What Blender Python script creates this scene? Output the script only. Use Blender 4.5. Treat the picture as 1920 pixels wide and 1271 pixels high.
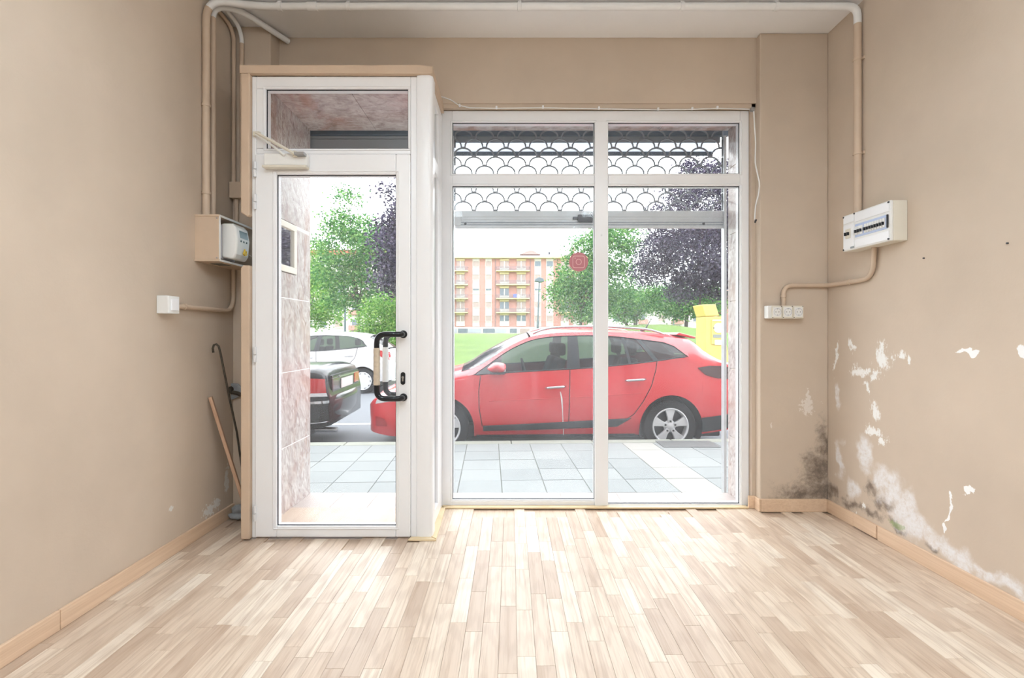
import bpy, bmesh, math, random
from mathutils import Vector, Matrix
random.seed(7)
for o in list(bpy.data.objects): bpy.data.objects.remove(o)
scene = bpy.context.scene
COL = scene.collection
# ------------------------------------------------------------------ camera, sky, light, exposure
F, CX, CY, CAMZ = 940.0, 958.0, 625.0, 1.15
cd = bpy.data.cameras.new('camera'); cam = bpy.data.objects.new('camera', cd); COL.objects.link(cam)
cam.location = (0, 0, CAMZ); cam.rotation_euler = (math.pi/2, 0, 0)
cd.sensor_width = 36; cd.lens = F/1920*36; cd.shift_x = (960-CX)/1920; cd.shift_y = -(635.5-CY)/1920
cd.clip_start = .02; cd.clip_end = 600
scene.camera = cam
SKY, EXPO, FILL_LAMP = 5.0, 0.0, 23.0
w = bpy.data.worlds.new('overcast_sky'); scene.world = w; w.use_nodes = True
bg = w.node_tree.nodes['Background']; bg.inputs[0].default_value = (.93, .97, 1, 1); bg.inputs[1].default_value = SKY
vs = scene.view_settings; vs.view_transform = 'Standard'; vs.look = 'None'; vs.exposure = EXPO; vs.gamma = 1; vs.use_curve_mapping = False

def W(px, py, d): return Vector(((px-CX)*d/F, d, CAMZ+(CY-py)*d/F))

# ------------------------------------------------------------------ materials
def srgb(r, g, b):
    f = lambda c: (c/255/12.92) if c/255 <= .04045 else ((c/255+.055)/1.055)**2.4
    return (f(r), f(g), f(b), 1)
def ex(r, g, b): return tuple(c*.70 for c in srgb(r, g, b)[:3])+(1,)      # outdoor colours darkened to offset the overbright sky
class NT:
    def __init__(s, name):
        s.m = bpy.data.materials.new(name); s.m.use_nodes = True; s.t = s.m.node_tree
        s.b = s.t.nodes['Principled BSDF']; s.out = s.t.nodes['Material Output']
    def n(s, typ, **k):
        x = s.t.nodes.new(typ)
        for a, v in k.items(): setattr(x, a, v)
        return x
    def l(s, a, b): s.t.links.new(a, b)
    def pos(s): return s.n('ShaderNodeNewGeometry').outputs['Position']
    def mapping(s, vec, scale=(1,1,1), loc=(0,0,0), rot=(0,0,0), typ='POINT'):
        m = s.n('ShaderNodeMapping', vector_type=typ); s.l(vec, m.inputs[0])
        m.inputs['Location'].default_value = loc; m.inputs['Rotation'].default_value = rot; m.inputs['Scale'].default_value = scale
        return m.outputs[0]
    def noise(s, vec, scale=5, detail=4, rough=.55, dist=0):
        x = s.n('ShaderNodeTexNoise'); s.l(vec, x.inputs['Vector'])
        x.inputs['Scale'].default_value = scale; x.inputs['Detail'].default_value = detail
        x.inputs['Roughness'].default_value = rough; x.inputs['Distortion'].default_value = dist
        return x.outputs['Fac']
    def math(s, op, a, b=None, clamp=False):
        x = s.n('ShaderNodeMath', operation=op, use_clamp=clamp)
        for i, v in enumerate((a, b)):
            if v is None: continue
            if isinstance(v, (int, float)): x.inputs[i].default_value = v
            else: s.l(v, x.inputs[i])
        return x.outputs[0]
    def ramp(s, fac, stops, interp='LINEAR'):
        x = s.n('ShaderNodeValToRGB'); x.color_ramp.interpolation = interp
        e = x.color_ramp.elements
        while len(e) < len(stops): e.new(.5)
        for i, (p, c) in enumerate(stops): e[i].position = p; e[i].color = c
        s.l(fac, x.inputs[0]); return x.outputs[0]
    def mix(s, fac, a, b, blend='MIX'):
        x = s.n('ShaderNodeMix', data_type='RGBA', blend_type=blend)
        for i, v in ((0, fac), (6, a), (7, b)):
            if isinstance(v, (int, float)): x.inputs[i].default_value = v
            elif isinstance(v, tuple): x.inputs[i].default_value = v
            else: s.l(v, x.inputs[i])
        return x.outputs[2]
    def smooth(s, v, lo, hi):
        x = s.n('ShaderNodeMapRange', interpolation_type='SMOOTHSTEP'); s.l(v, x.inputs[0])
        x.inputs[1].default_value = lo; x.inputs[2].default_value = hi; return x.outputs[0]
    def bump(s, h, strength=.2, dist=.01):
        x = s.n('ShaderNodeBump'); x.inputs['Strength'].default_value = strength; x.inputs['Distance'].default_value = dist
        s.l(h, x.inputs['Height']); s.l(x.outputs[0], s.b.inputs['Normal'])
    def color(s, c):
        if isinstance(c, tuple): s.b.inputs['Base Color'].default_value = c
        else: s.l(c, s.b.inputs['Base Color'])
    def blob(s, vec, loc, scale, rot=(0,0,0)):
        g = s.n('ShaderNodeTexGradient', gradient_type='SPHERICAL'); s.l(s.mapping(vec, scale, loc, rot, 'TEXTURE'), g.inputs[0]); return g.outputs['Fac']
    def maxall(s, xs):
        r = xs[0]
        for x in xs[1:]: r = s.math('MAXIMUM', r, x)
        return r
M = {}
def mat(name, c, rough=.5, metal=0, var=0, vscale=8, bump=0, bscale=40, coat=0, spec=.5, emit=0):
    t = NT(name); b = t.b
    b.inputs['Roughness'].default_value = rough; b.inputs['Metallic'].default_value = metal
    b.inputs['Coat Weight'].default_value = coat; b.inputs['Specular IOR Level'].default_value = spec
    if var:
        p = t.pos(); n = t.noise(p, vscale, 5)
        lo = tuple(max(0, x*(1-var)) for x in c[:3])+(1,); hi = tuple(min(1, x*(1+var)) for x in c[:3])+(1,)
        t.color(t.ramp(n, [(.3, lo), (.7, hi)]))
    else: t.color(c)
    if bump: t.bump(t.noise(t.pos(), bscale, 4), bump, .004)
    if emit:
        b.inputs['Emission Color'].default_value = c; b.inputs['Emission Strength'].default_value = emit
    M[name] = t.m; return t
WALLC = srgb(206, 189, 171)
def wall_base(t):
    p = t.pos()
    n = t.noise(p, 1.7, 4); n2 = t.noise(p, 9, 5)
    c = t.ramp(n, [(.3, tuple(x*.93 for x in WALLC[:3])+(1,)), (.7, tuple(min(1, x*1.06) for x in WALLC[:3])+(1,))])
    t.b.inputs['Roughness'].default_value = .82
    t.bump(t.noise(p, 60, 5), .25, .002)
    return p, c, n2
t = NT('wall_paint'); p, c, n2 = wall_base(t); t.color(c); M['wall'] = t.m
# right wall: peeling, salts and mould have a place of their own
def rw(px, py):
    Y = F*2.05/(px-CX); return (2.05, Y, CAMZ+(CY-py)*Y/F)
def warp(t, p, sc, amt):
    x = t.n('ShaderNodeTexNoise'); t.l(p, x.inputs['Vector']); x.inputs['Scale'].default_value = sc; x.inputs['Detail'].default_value = 5
    a = t.n('ShaderNodeVectorMath', operation='SUBTRACT'); t.l(x.outputs['Color'], a.inputs[0]); a.inputs[1].default_value = (.5, .5, .5)
    b = t.n('ShaderNodeVectorMath', operation='SCALE'); t.l(a.outputs[0], b.inputs[0]); b.inputs['Scale'].default_value = amt
    c = t.n('ShaderNodeVectorMath', operation='ADD'); t.l(p, c.inputs[0]); t.l(b.outputs[0], c.inputs[1]); return c.outputs[0]
t = NT('wall_paint_peeling'); p, c, n2 = wall_base(t); pw = warp(t, p, 7, .22)
def B(px, py, ry, rz, a=0): return t.blob(pw, rw(px, py), (5, ry, rz), (a, 0, 0))
flake = t.maxall([B(1569, 672, .025, .16), B(1597, 652, .02, .12), B(1615, 692, .12, .07), B(1655, 672, .09, .12), B(1683, 660, .10, .04),
    B(1703, 673, .03, .05), B(1642, 702, .08, .06), B(1628, 725, .03, .08), B(1642, 770, .10, .06), B(1640, 808, .09, .06), B(1652, 830, .04, .07),
    B(1600, 968, .10, .05), B(1622, 952, .05, .04)])
fl_n = t.noise(t.mapping(p, (1, 1.3, .5)), 70, 8, .75)
flm = t.smooth(t.math('ADD', t.math('MULTIPLY', flake, .5), fl_n), .72, .84)
chips = t.maxall([B(1819, 664, .055, .02), B(1919, 664, .05, .025), B(1779, 945, .012, .10), B(1777, 990, .018, .06), B(1780, 918, .012, .03), B(1812, 925, .02, .03)])
chm = t.smooth(t.math('ADD', chips, t.math('MULTIPLY', t.noise(p, 40, 4), .5)), .5, .62)
salt = t.maxall([B(1622, 850, .09, .17), B(1598, 915, .09, .08), B(1655, 895, .12, .10), B(1672, 915, .11, .16, .55), B(1695, 950, .10, .17, .5), B(1715, 985, .10, .12, .6),
    B(1745, 1012, .10, .07), B(1775, 1030, .09, .07), B(1805, 1052, .09, .06), B(1850, 1075, .10, .05), B(1900, 1108, .12, .05), B(1575, 860, .05, .18), B(1568, 745, .04, .14)])
sm = t.smooth(t.math('ADD', t.math('MULTIPLY', salt, .8), t.math('MULTIPLY', t.noise(p, 18, 9, .75), .6)), .40, .86)
mould = t.maxall([B(1560, 925, .14, .12), B(1600, 945, .20, .06), B(1636, 915, .12, .12), B(1665, 950, .14, .10), B(1690, 985, .12, .06), B(1745, 1030, .10, .04), B(1640, 965, .2, .06)])
mm = t.smooth(t.math('ADD', t.math('MULTIPLY', mould, .55), t.math('MULTIPLY', t.noise(p, 22, 9, .75), .8)), .56, .95)
moss = t.smooth(t.math('ADD', t.math('MULTIPLY', t.blob(p, rw(1682, 985), (5, .11, .035)), .6), t.math('MULTIPLY', t.noise(p, 90, 6, .7), 1.0)), .74, .90)
c = t.mix(t.math('MULTIPLY', mm, .8), c, srgb(104, 88, 78)); c = t.mix(t.math('MULTIPLY', sm, t.smooth(t.noise(p, 30, 9, .8), .2, .62)), c, srgb(236, 234, 234)); c = t.mix(flm, c, srgb(244, 243, 240))
c = t.mix(chm, c, srgb(250, 250, 250)); c = t.mix(t.math('MULTIPLY', moss, .45), c, srgb(120, 160, 60)); t.color(c); M['wall_right'] = t.m
# back pier by the corner: black mould creeping up from the skirting
t = NT('wall_paint_mouldy'); p, c, n2 = wall_base(t); pw = warp(t, p, 8, .22)
def B2(px, py, rx, rz, d=3.24): return t.blob(pw, tuple(W(px, py, d)), (rx, 5, rz))
mo = t.maxall([B2(1548, 925, .30, .24), B2(1535, 880, .20, .24), B2(1500, 925, .26, .14), B2(1546, 830, .10, .22)])
mm = t.smooth(t.math('ADD', t.math('MULTIPLY', mo, .62), t.math('MULTIPLY', t.noise(p, 45, 10, .8), .8)), .50, 1.05)
fl = t.maxall([B2(1520, 760, .10, .10), B2(1437, 800, .02, .04), B2(1518, 745, .04, .10)])
fm = t.smooth(t.math('ADD', t.math('MULTIPLY', fl, .55), t.noise(p, 50, 5, .65)), .80, .86)
c = t.mix(t.math('MULTIPLY', mm, .8), c, srgb(76, 62, 54)); c = t.mix(fm, c, srgb(225, 215, 205)); t.color(c); M['wall_mould'] = t.m
# left wall lower flakes
t = NT('wall_paint_left'); p, c, n2 = wall_base(t)
def lw(px, py):
    Y = F*1.76/(CX-px); return (-1.76, Y, CAMZ+(CY-py)*Y/F)
fl = t.maxall([t.blob(p, lw(395, 955), (5, .16, .08)), t.blob(p, lw(405, 945), (5, .1, .06)), t.blob(p, lw(320, 955), (5, .04, .03)), t.blob(p, lw(425, 900), (5, .06, .2))])
fm = t.smooth(t.math('ADD', t.math('MULTIPLY', fl, .5), t.noise(p, 48, 5, .65)), .80, .85)
t.color(t.mix(fm, c, srgb(225, 222, 216))); M['wall_left'] = t.m

# laminate
t = NT('oak_laminate'); p = t.pos()
oi = t.n('ShaderNodeObjectInfo').outputs['Random']; ri = t.n('ShaderNodeNewGeometry').outputs['Random Per Island']
r = t.math('FRACT', t.math('ADD', oi, t.math('MULTIPLY', ri, 7.31)))
off = t.n('ShaderNodeCombineXYZ'); t.l(t.math('MULTIPLY', r, 37), off.inputs[0]); t.l(t.math('MULTIPLY', r, 91), off.inputs[1])
va = t.n('ShaderNodeVectorMath', operation='ADD'); t.l(p, va.inputs[0]); t.l(off.outputs[0], va.inputs[1])
g1 = t.noise(t.mapping(va.outputs[0], (42, 1.6, 1)), 1.0, 5, .6, .9); g2 = t.noise(t.mapping(va.outputs[0], (190, 5, 1)), 1, 3, .6)
wv = t.n('ShaderNodeTexWave', wave_type='RINGS'); t.l(t.mapping(va.outputs[0], (14, .9, 1)), wv.inputs[0]); wv.inputs['Scale'].default_value = 1.3; wv.inputs['Distortion'].default_value = 5; wv.inputs['Detail'].default_value = 3
base = t.ramp(r, [(0, srgb(196, 174, 154)), (.35, srgb(214, 194, 174)), (.7, srgb(226, 209, 190)), (1, srgb(238, 226, 210))])
c = t.mix(t.math('MULTIPLY', t.smooth(g1, .42, .7), .5), base, srgb(168, 138, 112)); c = t.mix(t.math('MULTIPLY', t.smooth(g2, .5, .75), .28), c, srgb(150, 120, 96))
c = t.mix(t.math('MULTIPLY', t.smooth(wv.outputs['Fac'], .6, 1), .16), c, srgb(150, 120, 98))
t.color(c); t.b.inputs['Roughness'].default_value = .36; t.bump(g2, .06, .001); M['laminate'] = t.m
# beech skirting
def wood(name, a, b_, axis=(3, 3, 40), rough=.45):
    t = NT(name); p = t.n('ShaderNodeTexCoord').outputs['Object']
    g = t.noise(t.mapping(p, axis), 1.5, 5, .6, .6)
    t.color(t.ramp(g, [(.3, a), (.7, b_)])); t.b.inputs['Roughness'].default_value = rough; M[name] = t.m
wood('skirting', srgb(216, 184, 154), srgb(232, 204, 176), (30, 1.5, 60))
wood('lath_wood', srgb(176, 138, 110), srgb(202, 166, 138), (30, 30, 3))
wood('threshold', srgb(226, 200, 156), srgb(240, 220, 184), (4, 4, 30))
mat('ceiling_white', srgb(246, 246, 248), .85, var=.02, vscale=2, bump=.15, bscale=30)
mat('pvc', srgb(244, 245, 248), .28, var=.015, vscale=3)
mat('pvc_dull', srgb(228, 229, 232), .35)
mat('gasket', srgb(40, 44, 52), .6)
mat('white_plastic', srgb(238, 238, 236), .35)
mat('cream_plastic', srgb(226, 220, 206), .4)
mat('pipe_white', srgb(236, 236, 236), .4, var=.03)
mat('pipe_brown', srgb(206, 184, 162), .55, var=.05)
mat('box_brown', srgb(208, 184, 160), .6, var=.04)
mat('meter_grey', srgb(205, 208, 218), .35)
mat('lcd', srgb(90, 110, 112), .2)
mat('yellow_seal', srgb(230, 190, 50), .5)
mat('blue_strip', srgb(190, 205, 235), .3)
mat('black_plastic', srgb(30, 33, 38), .3)
mat('black_gloss', srgb(18, 24, 32), .12)
mat('steel', srgb(170, 172, 175), .3, 1)
mat('dark_steel', srgb(70, 72, 76), .45, .6, var=.2, vscale=60)
mat('rusty', srgb(80, 72, 62), .7, .3, var=.35, vscale=40)
mat('masking_tape', srgb(205, 190, 170), .7, var=.1, vscale=60, bump=.5, bscale=90)
mat('white_tape', srgb(235, 235, 232), .6, bump=.5, bscale=70)
mat('rag', srgb(150, 152, 155), .9, var=.2, vscale=30, bump=.6)
mat('alu', srgb(196, 200, 202), .4, .35, var=.08, vscale=12)
mat('alu_dark', srgb(88, 104, 120), .45, .2)
mat('shutter_grey', srgb(150, 158, 164), .5, .2)
mat('grille_wire', srgb(125, 131, 138), .5, .1)
def marble(name, cols, sc=3.0, rot=.6):
    t = NT(name); p = t.mapping(t.pos(), (1, 1, .55), rot=(rot, .3, rot))
    n0 = t.noise(p, sc*.6, 6, .6, 2.2); n1 = t.noise(t.mapping(p, (1, 3, 5)), sc*1.4, 8, .72, 1.6); n2 = t.noise(p, sc*9, 6, .7, .8)
    f = t.math('ADD', t.math('MULTIPLY', n1, .7), t.math('MULTIPLY', n2, .3))
    c1 = t.ramp(f, [(.32, cols[0]), (.45, cols[1]), (.55, cols[2]), (.68, cols[3])])
    c2 = t.mix(t.smooth(n0, .45, .68), c1, cols[4], 'MULTIPLY')
    t.color(c2); t.b.inputs['Roughness'].default_value = .22; M[name] = t.m
marble('marble', [srgb(120, 108, 106), srgb(176, 164, 160), srgb(202, 196, 192), srgb(230, 230, 230), srgb(238, 220, 212)], 5.0)
marble('marble_soffit', [srgb(118, 104, 100), srgb(178, 160, 152), srgb(202, 188, 182), srgb(224, 216, 210), srgb(236, 208, 198)], 2.4)
mat('joint_white', srgb(240, 238, 234), .8)
mat('pink_floor', ex(214, 200, 194), .5, var=.06, vscale=14)
t = NT('translucent_panel'); q = t.n('ShaderNodeBsdfTranslucent'); q.inputs[0].default_value = (.9, .94, 1, 1); x = t.n('ShaderNodeMixShader'); x.inputs[0].default_value = .7; t.l(t.b.outputs[0], x.inputs[1]); t.l(q.outputs[0], x.inputs[2]); t.l(x.outputs[0], t.out.inputs[0]); t.color((.5, .53, .56, 1)); M['translucent_panel'] = t.m
# paving slabs: object random tone
t = NT('paving'); p = t.pos(); oi = t.n('ShaderNodeObjectInfo').outputs['Random']
sp = t.noise(p, 140, 3, .7); bg_ = t.noise(p, 2.5, 5)
c = t.ramp(oi, [(0, ex(158, 164, 164)), (1, ex(174, 179, 178))]); c = t.mix(t.math('MULTIPLY', t.smooth(sp, .45, .7), .35), c, ex(122, 130, 134)); c = t.mix(t.math('MULTIPLY', t.smooth(bg_, .45, .75), .2), c, ex(150, 156, 156))
t.color(c); t.b.inputs['Roughness'].default_value = .85; t.bump(sp, .15, .002); M['paving'] = t.m
mat('paving_light', ex(190, 190, 184), .85, var=.05, vscale=60)
mat('paving_base', ex(128, 134, 124), .9, var=.1, vscale=20)
mat('kerb', ex(176, 180, 168), .85, var=.08, vscale=30)
mat('asphalt', ex(128, 132, 138), .9, var=.16, vscale=120, bump=.4, bscale=200)
mat('road_paint', ex(232, 234, 236), .7, var=.06, vscale=30)
mat('cover_plate', ex(128, 132, 132), .6, .2, var=.12, vscale=50)
mat('gravel', ex(150, 152, 148), .9, var=.4, vscale=90)
t = NT('grass'); p = t.pos(); n = t.noise(p, .5, 6, .65); n2 = t.noise(t.mapping(p, (6, 6, 6)), 4, 5, .7)
c = t.ramp(n, [(.3, ex(112, 150, 62)), (.55, ex(140, 176, 84)), (.75, ex(168, 186, 112))]); c = t.mix(t.math('MULTIPLY', n2, .45), c, ex(92, 128, 48)); t.color(c)
t.b.inputs['Roughness'].default_value = .9; t.bump(n2, .7, .15); M['grass'] = t.m
# dusty window glass: clear pane, thin reflection, a film of dust and dried drops
def glass(name, dust, speck, tint=(1, 1, 1, 1), refl=.6):
    t = NT(name); t.t.nodes.remove(t.b); p = t.pos()
    tr = t.n('ShaderNodeBsdfTransparent'); tr.inputs[0].default_value = tint
    gl = t.n('ShaderNodeBsdfGlossy'); gl.inputs['Roughness'].default_value = .03
    fr = t.n('ShaderNodeFresnel'); fr.inputs[0].default_value = 1.45
    m1 = t.n('ShaderNodeMixShader'); t.l(t.math('MULTIPLY', fr.outputs[0], refl), m1.inputs[0]); t.l(tr.outputs[0], m1.inputs[1]); t.l(gl.outputs[0], m1.inputs[2])
    tl = t.n('ShaderNodeBsdfTranslucent'); tl.inputs[0].default_value = (.9, .93, .97, 1); df = t.n('ShaderNodeBsdfDiffuse'); df.inputs[0].default_value = (.85, .88, .92, 1)
    m2 = t.n('ShaderNodeMixShader'); m2.inputs[0].default_value = .35; t.l(tl.outputs[0], m2.inputs[1]); t.l(df.outputs[0], m2.inputs[2])
    film = t.smooth(t.noise(p, 2.2, 5), .3, .75); drops = t.smooth(t.noise(p, 130, 2, .4), .66, .74)
    d = t.math('ADD', t.math('ADD', dust*.6, t.math('MULTIPLY', film, dust*.8)), t.math('MULTIPLY', drops, speck), clamp=True)
    m3 = t.n('ShaderNodeMixShader'); t.l(d, m3.inputs[0]); t.l(m1.outputs[0], m3.inputs[1]); t.l(m2.outputs[0], m3.inputs[2])
    t.l(m3.outputs[0], t.out.inputs[0]); M[name] = t.m
glass('pane_glass', .075, .0); glass('dusty_glass', .085, .10); glass('clean_glass', .02, 0)
glass('car_glass', .05, .05, (.38, .44, .47, 1), 1.0); glass('car_glass_dark', .04, .03, (.22, .25, .27, 1), 1.0)

# ------------------------------------------------------------------ mesh helpers
class MB:
    def __init__(s): s.v = []; s.f = []; s.mi = []; s.cur = 0
    def add(s, vs, fs):
        k = len(s.v); s.v += [tuple(v) for v in vs]; s.f += [tuple(i+k for i in f) for f in fs]; s.mi += [s.cur]*len(fs); return s
    def box(s, x0, x1, y0, y1, z0, z1):
        if x0 > x1: x0, x1 = x1, x0
        if y0 > y1: y0, y1 = y1, y0
        if z0 > z1: z0, z1 = z1, z0
        return s.add([(x0,y0,z0),(x1,y0,z0),(x1,y1,z0),(x0,y1,z0),(x0,y0,z1),(x1,y0,z1),(x1,y1,z1),(x0,y1,z1)],
            [(0,3,2,1),(4,5,6,7),(0,1,5,4),(1,2,6,5),(2,3,7,6),(3,0,4,7)])
    def prism(s, poly, axis, a, b):       # poly in the two other axes, extruded along axis from a to b
        n = len(poly)
        def P(u, v, w): return {'x': (w, u, v), 'y': (u, w, v), 'z': (u, v, w)}[axis]
        vs = [P(u, v, a) for u, v in poly]+[P(u, v, b) for u, v in poly]
        return s.add(vs, [tuple(range(n))[::-1], tuple(range(n, 2*n))]+[(i, (i+1) % n, n+(i+1) % n, n+i) for i in range(n)])
    def tube(s, pts, r, n=10, caps=True):
        pts = [Vector(p) for p in pts]; rings = []; up = None
        for i, p in enumerate(pts):
            d = (pts[min(i+1, len(pts)-1)]-pts[max(i-1, 0)]).normalized()
            if up is None: up = Vector((0,0,1)) if abs(d.z) < .9 else Vector((1,0,0))
            a = d.cross(up)
            if a.length < .02: a = prev
            a = (a-d*a.dot(d)).normalized(); up = a.cross(d).normalized(); prev = a
            rr = r[i] if isinstance(r, (list, tuple)) else r
            rings.append([p+(a*math.cos(2*math.pi*k/n)+up*math.sin(2*math.pi*k/n))*rr for k in range(n)])
        fs = []
        for i in range(len(pts)-1):
            for k in range(n): fs.append((i*n+k, i*n+(k+1) % n, (i+1)*n+(k+1) % n, (i+1)*n+k))
        if caps: fs += [tuple(range(n))[::-1], tuple((len(pts)-1)*n+k for k in range(n))]
        return s.add([v for rg in rings for v in rg], fs)
    def lathe(s, prof, c, axis='z', n=24, close=False):     # prof: (radius, height)
        c = Vector(c); vs = []; fs = []; m = len(prof)
        for k in range(n):
            a = 2*math.pi*k/n
            for r, h in prof:
                u, v = r*math.cos(a), r*math.sin(a)
                vs.append(c+Vector({'z': (u, v, h), 'y': (u, h, v), 'x': (h, u, v)}[axis]))
        for k in range(n):
            for i in range(m-1 if not close else m):
                j = (i+1) % m; fs.append((k*m+i, ((k+1) % n)*m+i, ((k+1) % n)*m+j, k*m+j))
        return s.add(vs, fs)
    def grid(s, rows):
        n = len(rows[0]); return s.add([p for r in rows for p in r], [(i*n+k, i*n+k+1, (i+1)*n+k+1, (i+1)*n+k) for i in range(len(rows)-1) for k in range(n-1)])
    def build(s, name, m, parent=None, bev=0, smooth=False, solid=0, seg=2, loc=None):
        me = bpy.data.meshes.new(name); me.from_pydata(s.v, [], s.f)
        bm = bmesh.new(); bm.from_mesh(me); bmesh.ops.recalc_face_normals(bm, faces=bm.faces); bm.to_mesh(me); bm.free()
        for k in (m if isinstance(m, (list, tuple)) else [m]): me.materials.append(M[k])
        if len(set(s.mi)) > 1: me.polygons.foreach_set('material_index', s.mi)
        o = bpy.data.objects.new(name, me); COL.objects.link(o); o.parent = parent
        if loc: o.location = loc
        if smooth:
            me.polygons.foreach_set('use_smooth', [True]*len(me.polygons))
            if smooth != 'all': me.set_sharp_from_angle(angle=math.radians(40))
        if solid:
            q = o.modifiers.new('solid', 'SOLIDIFY'); q.thickness = solid; q.offset = 0
        if bev:
            q = o.modifiers.new('bevel', 'BEVEL'); q.width = bev; q.segments = seg; q.limit_method = 'ANGLE'; q.angle_limit = math.radians(50)
        return o
def bx(name, m, parent, x0, x1, y0, y1, z0, z1, bev=0): return MB().box(x0, x1, y0, y1, z0, z1).build(name, m, parent, bev)
def tag(o, label, cat, group=None):
    o['label'] = label; o['category'] = cat
    if group: o['group'] = group
    return o
def thing(name, label, cat, loc=(0, 0, 0), rz=0, group=None):
    o = bpy.data.objects.new(name, None); COL.objects.link(o); o.location = loc; o.rotation_euler = (0, 0, rz); o.empty_display_size = .1
    return tag(o, label, cat, group)
def struct(o, label=None, cat=None):
    o['kind'] = 'structure'
    if label: o['label'] = label
    if cat: o['category'] = cat
    return o
def sroot(name, label, cat, loc=(0, 0, 0)):
    o = bpy.data.objects.new(name, None); COL.objects.link(o); o.location = loc; o.empty_display_size = .1
    return struct(o, label, cat)
def inst(o, parent, loc=None, rot=None, scale=None):
    c = o.copy(); COL.objects.link(c); c.parent = parent
    if loc is not None: c.location = loc
    if rot is not None: c.rotation_euler = rot
    if scale is not None: c.scale = scale
    return c
def fillet(pts, r, n=6):
    pts = [Vector(p) for p in pts]; out = [pts[0]]
    for i in range(1, len(pts)-1):
        a, b, c = pts[i-1], pts[i], pts[i+1]; u = (a-b); v = (c-b)
        k = min(r, u.length*.48, v.length*.48); p0 = b+u.normalized()*k; p1 = b+v.normalized()*k
        for j in range(n+1):
            t_ = j/n; out.append(p0*(1-t_)**2+b*2*t_*(1-t_)+p1*t_**2)
    out.append(pts[-1]); return out
def dense(pts, step=.04):
    pts = [Vector(p) for p in pts]; out = [pts[0]]
    for a, b in zip(pts, pts[1:]):
        n = max(1, int((b-a).length/step)); out += [a+(b-a)*(k+1)/n for k in range(n)]
    return out
def lerp_curve(pts):
    def f(x):
        if x <= pts[0][0]: return pts[0][1]
        for (a, b), (c, d) in zip(pts, pts[1:]):
            if x <= c:
                return b+(d-b)*(x-a)/(c-a)
        return pts[-1][1]
    return f
def smooth_curve(pts):       # monotone-ish cubic (Catmull-Rom with clamped slopes)
    xs = [p[0] for p in pts]; ys = [p[1] for p in pts]; n = len(pts)
    d = [(ys[i+1]-ys[i])/(xs[i+1]-xs[i]) for i in range(n-1)]
    m = [d[0]]+[0 if d[i-1]*d[i] <= 0 else 2*d[i-1]*d[i]/(d[i-1]+d[i]) for i in range(1, n-1)]+[d[-1]]
    def f(x):
        if x <= xs[0]: return ys[0]
        if x >= xs[-1]: return ys[-1]
        for i in range(n-1):
            if x <= xs[i+1]:
                h = xs[i+1]-xs[i]; t_ = (x-xs[i])/h
                return (2*t_**3-3*t_**2+1)*ys[i]+(t_**3-2*t_**2+t_)*h*m[i]+(-2*t_**3+3*t_**2)*ys[i+1]+(t_**3-t_**2)*h*m[i+1]
    return f
# ------------------------------------------------------------------ room shell
XL, XR, ZC, YB, YF = -1.76, 2.05, 3.09, -3.2, 3.65
SOF = 2.626
fl = struct(bx('floor', 'paving_base', None, XL-.1, XR+.1, YB, 3.335, -.10, -.008), 'pale oak strip laminate floor of the empty shop', 'floor')
fl.data.materials[0] = M['laminate']
PW = .066
proto = {}
def plank(x0, x1, y0, y1):
    key = (round(x1-x0, 3), round(y1-y0, 3))
    if key not in proto:
        me = bpy.data.meshes.new('plank'); a, b = (x1-x0)/2-.0004, (y1-y0)/2-.0004; h = .008
        v = [(-a,-b,-h),(a,-b,-h),(a,b,-h),(-a,b,-h),(-a,-b,-.0005),(a,-b,-.0005),(a,b,-.0005),(-a,b,-.0005)]
        e = .0008
        v += [(-a+e,-b+e,0),(a-e,-b+e,0),(a-e,b-e,0),(-a+e,b-e,0)]
        me.from_pydata(v, [], [(0,1,5,4),(1,2,6,5),(2,3,7,6),(3,0,4,7),(4,5,9,8),(5,6,10,9),(6,7,11,10),(7,4,8,11),(8,9,10,11)])
        me.materials.append(M['laminate']); proto[key] = me
    o = bpy.data.objects.new('plank', proto[key]); COL.objects.link(o); o.parent = fl; o.location = ((x0+x1)/2, (y0+y1)/2, 0)
rest = MB(); rr = random.Random(3); LENS = [.24, .30, .36, .42, .48]
nx = int((XR-XL)/PW)+1; npl = 0
for i in range(nx):
    x0 = XL+i*PW; x1 = min(x0+PW, XR)
    if x1-x0 < .01: continue
    yend = 3.335 if x0 > -.47 else (2.86 if x0 > -1.50 else 3.17)
    y = yend+rr.choice([0, -.05, -.1, -.15, -.2]); first = True
    while y > YB:
        L = rr.choice(LENS); y0 = y-L; y1 = min(y, yend)
        if y1-y0 > .02:
            vis = y1 > 1.62 and abs((x0+x1)/2)/max(y1, .1) < 1.06
            if vis and npl < 300: plank(x0, x1, max(y0, YB), y1); npl += 1
            else: rest.box(x0+.0004, x1-.0004, max(y0, YB)+.0004, y1-.0004, -.008, 0)
        y = y0
ro = rest.build('plank_field', 'laminate', fl); ro['kind'] = 'stuff'

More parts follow.
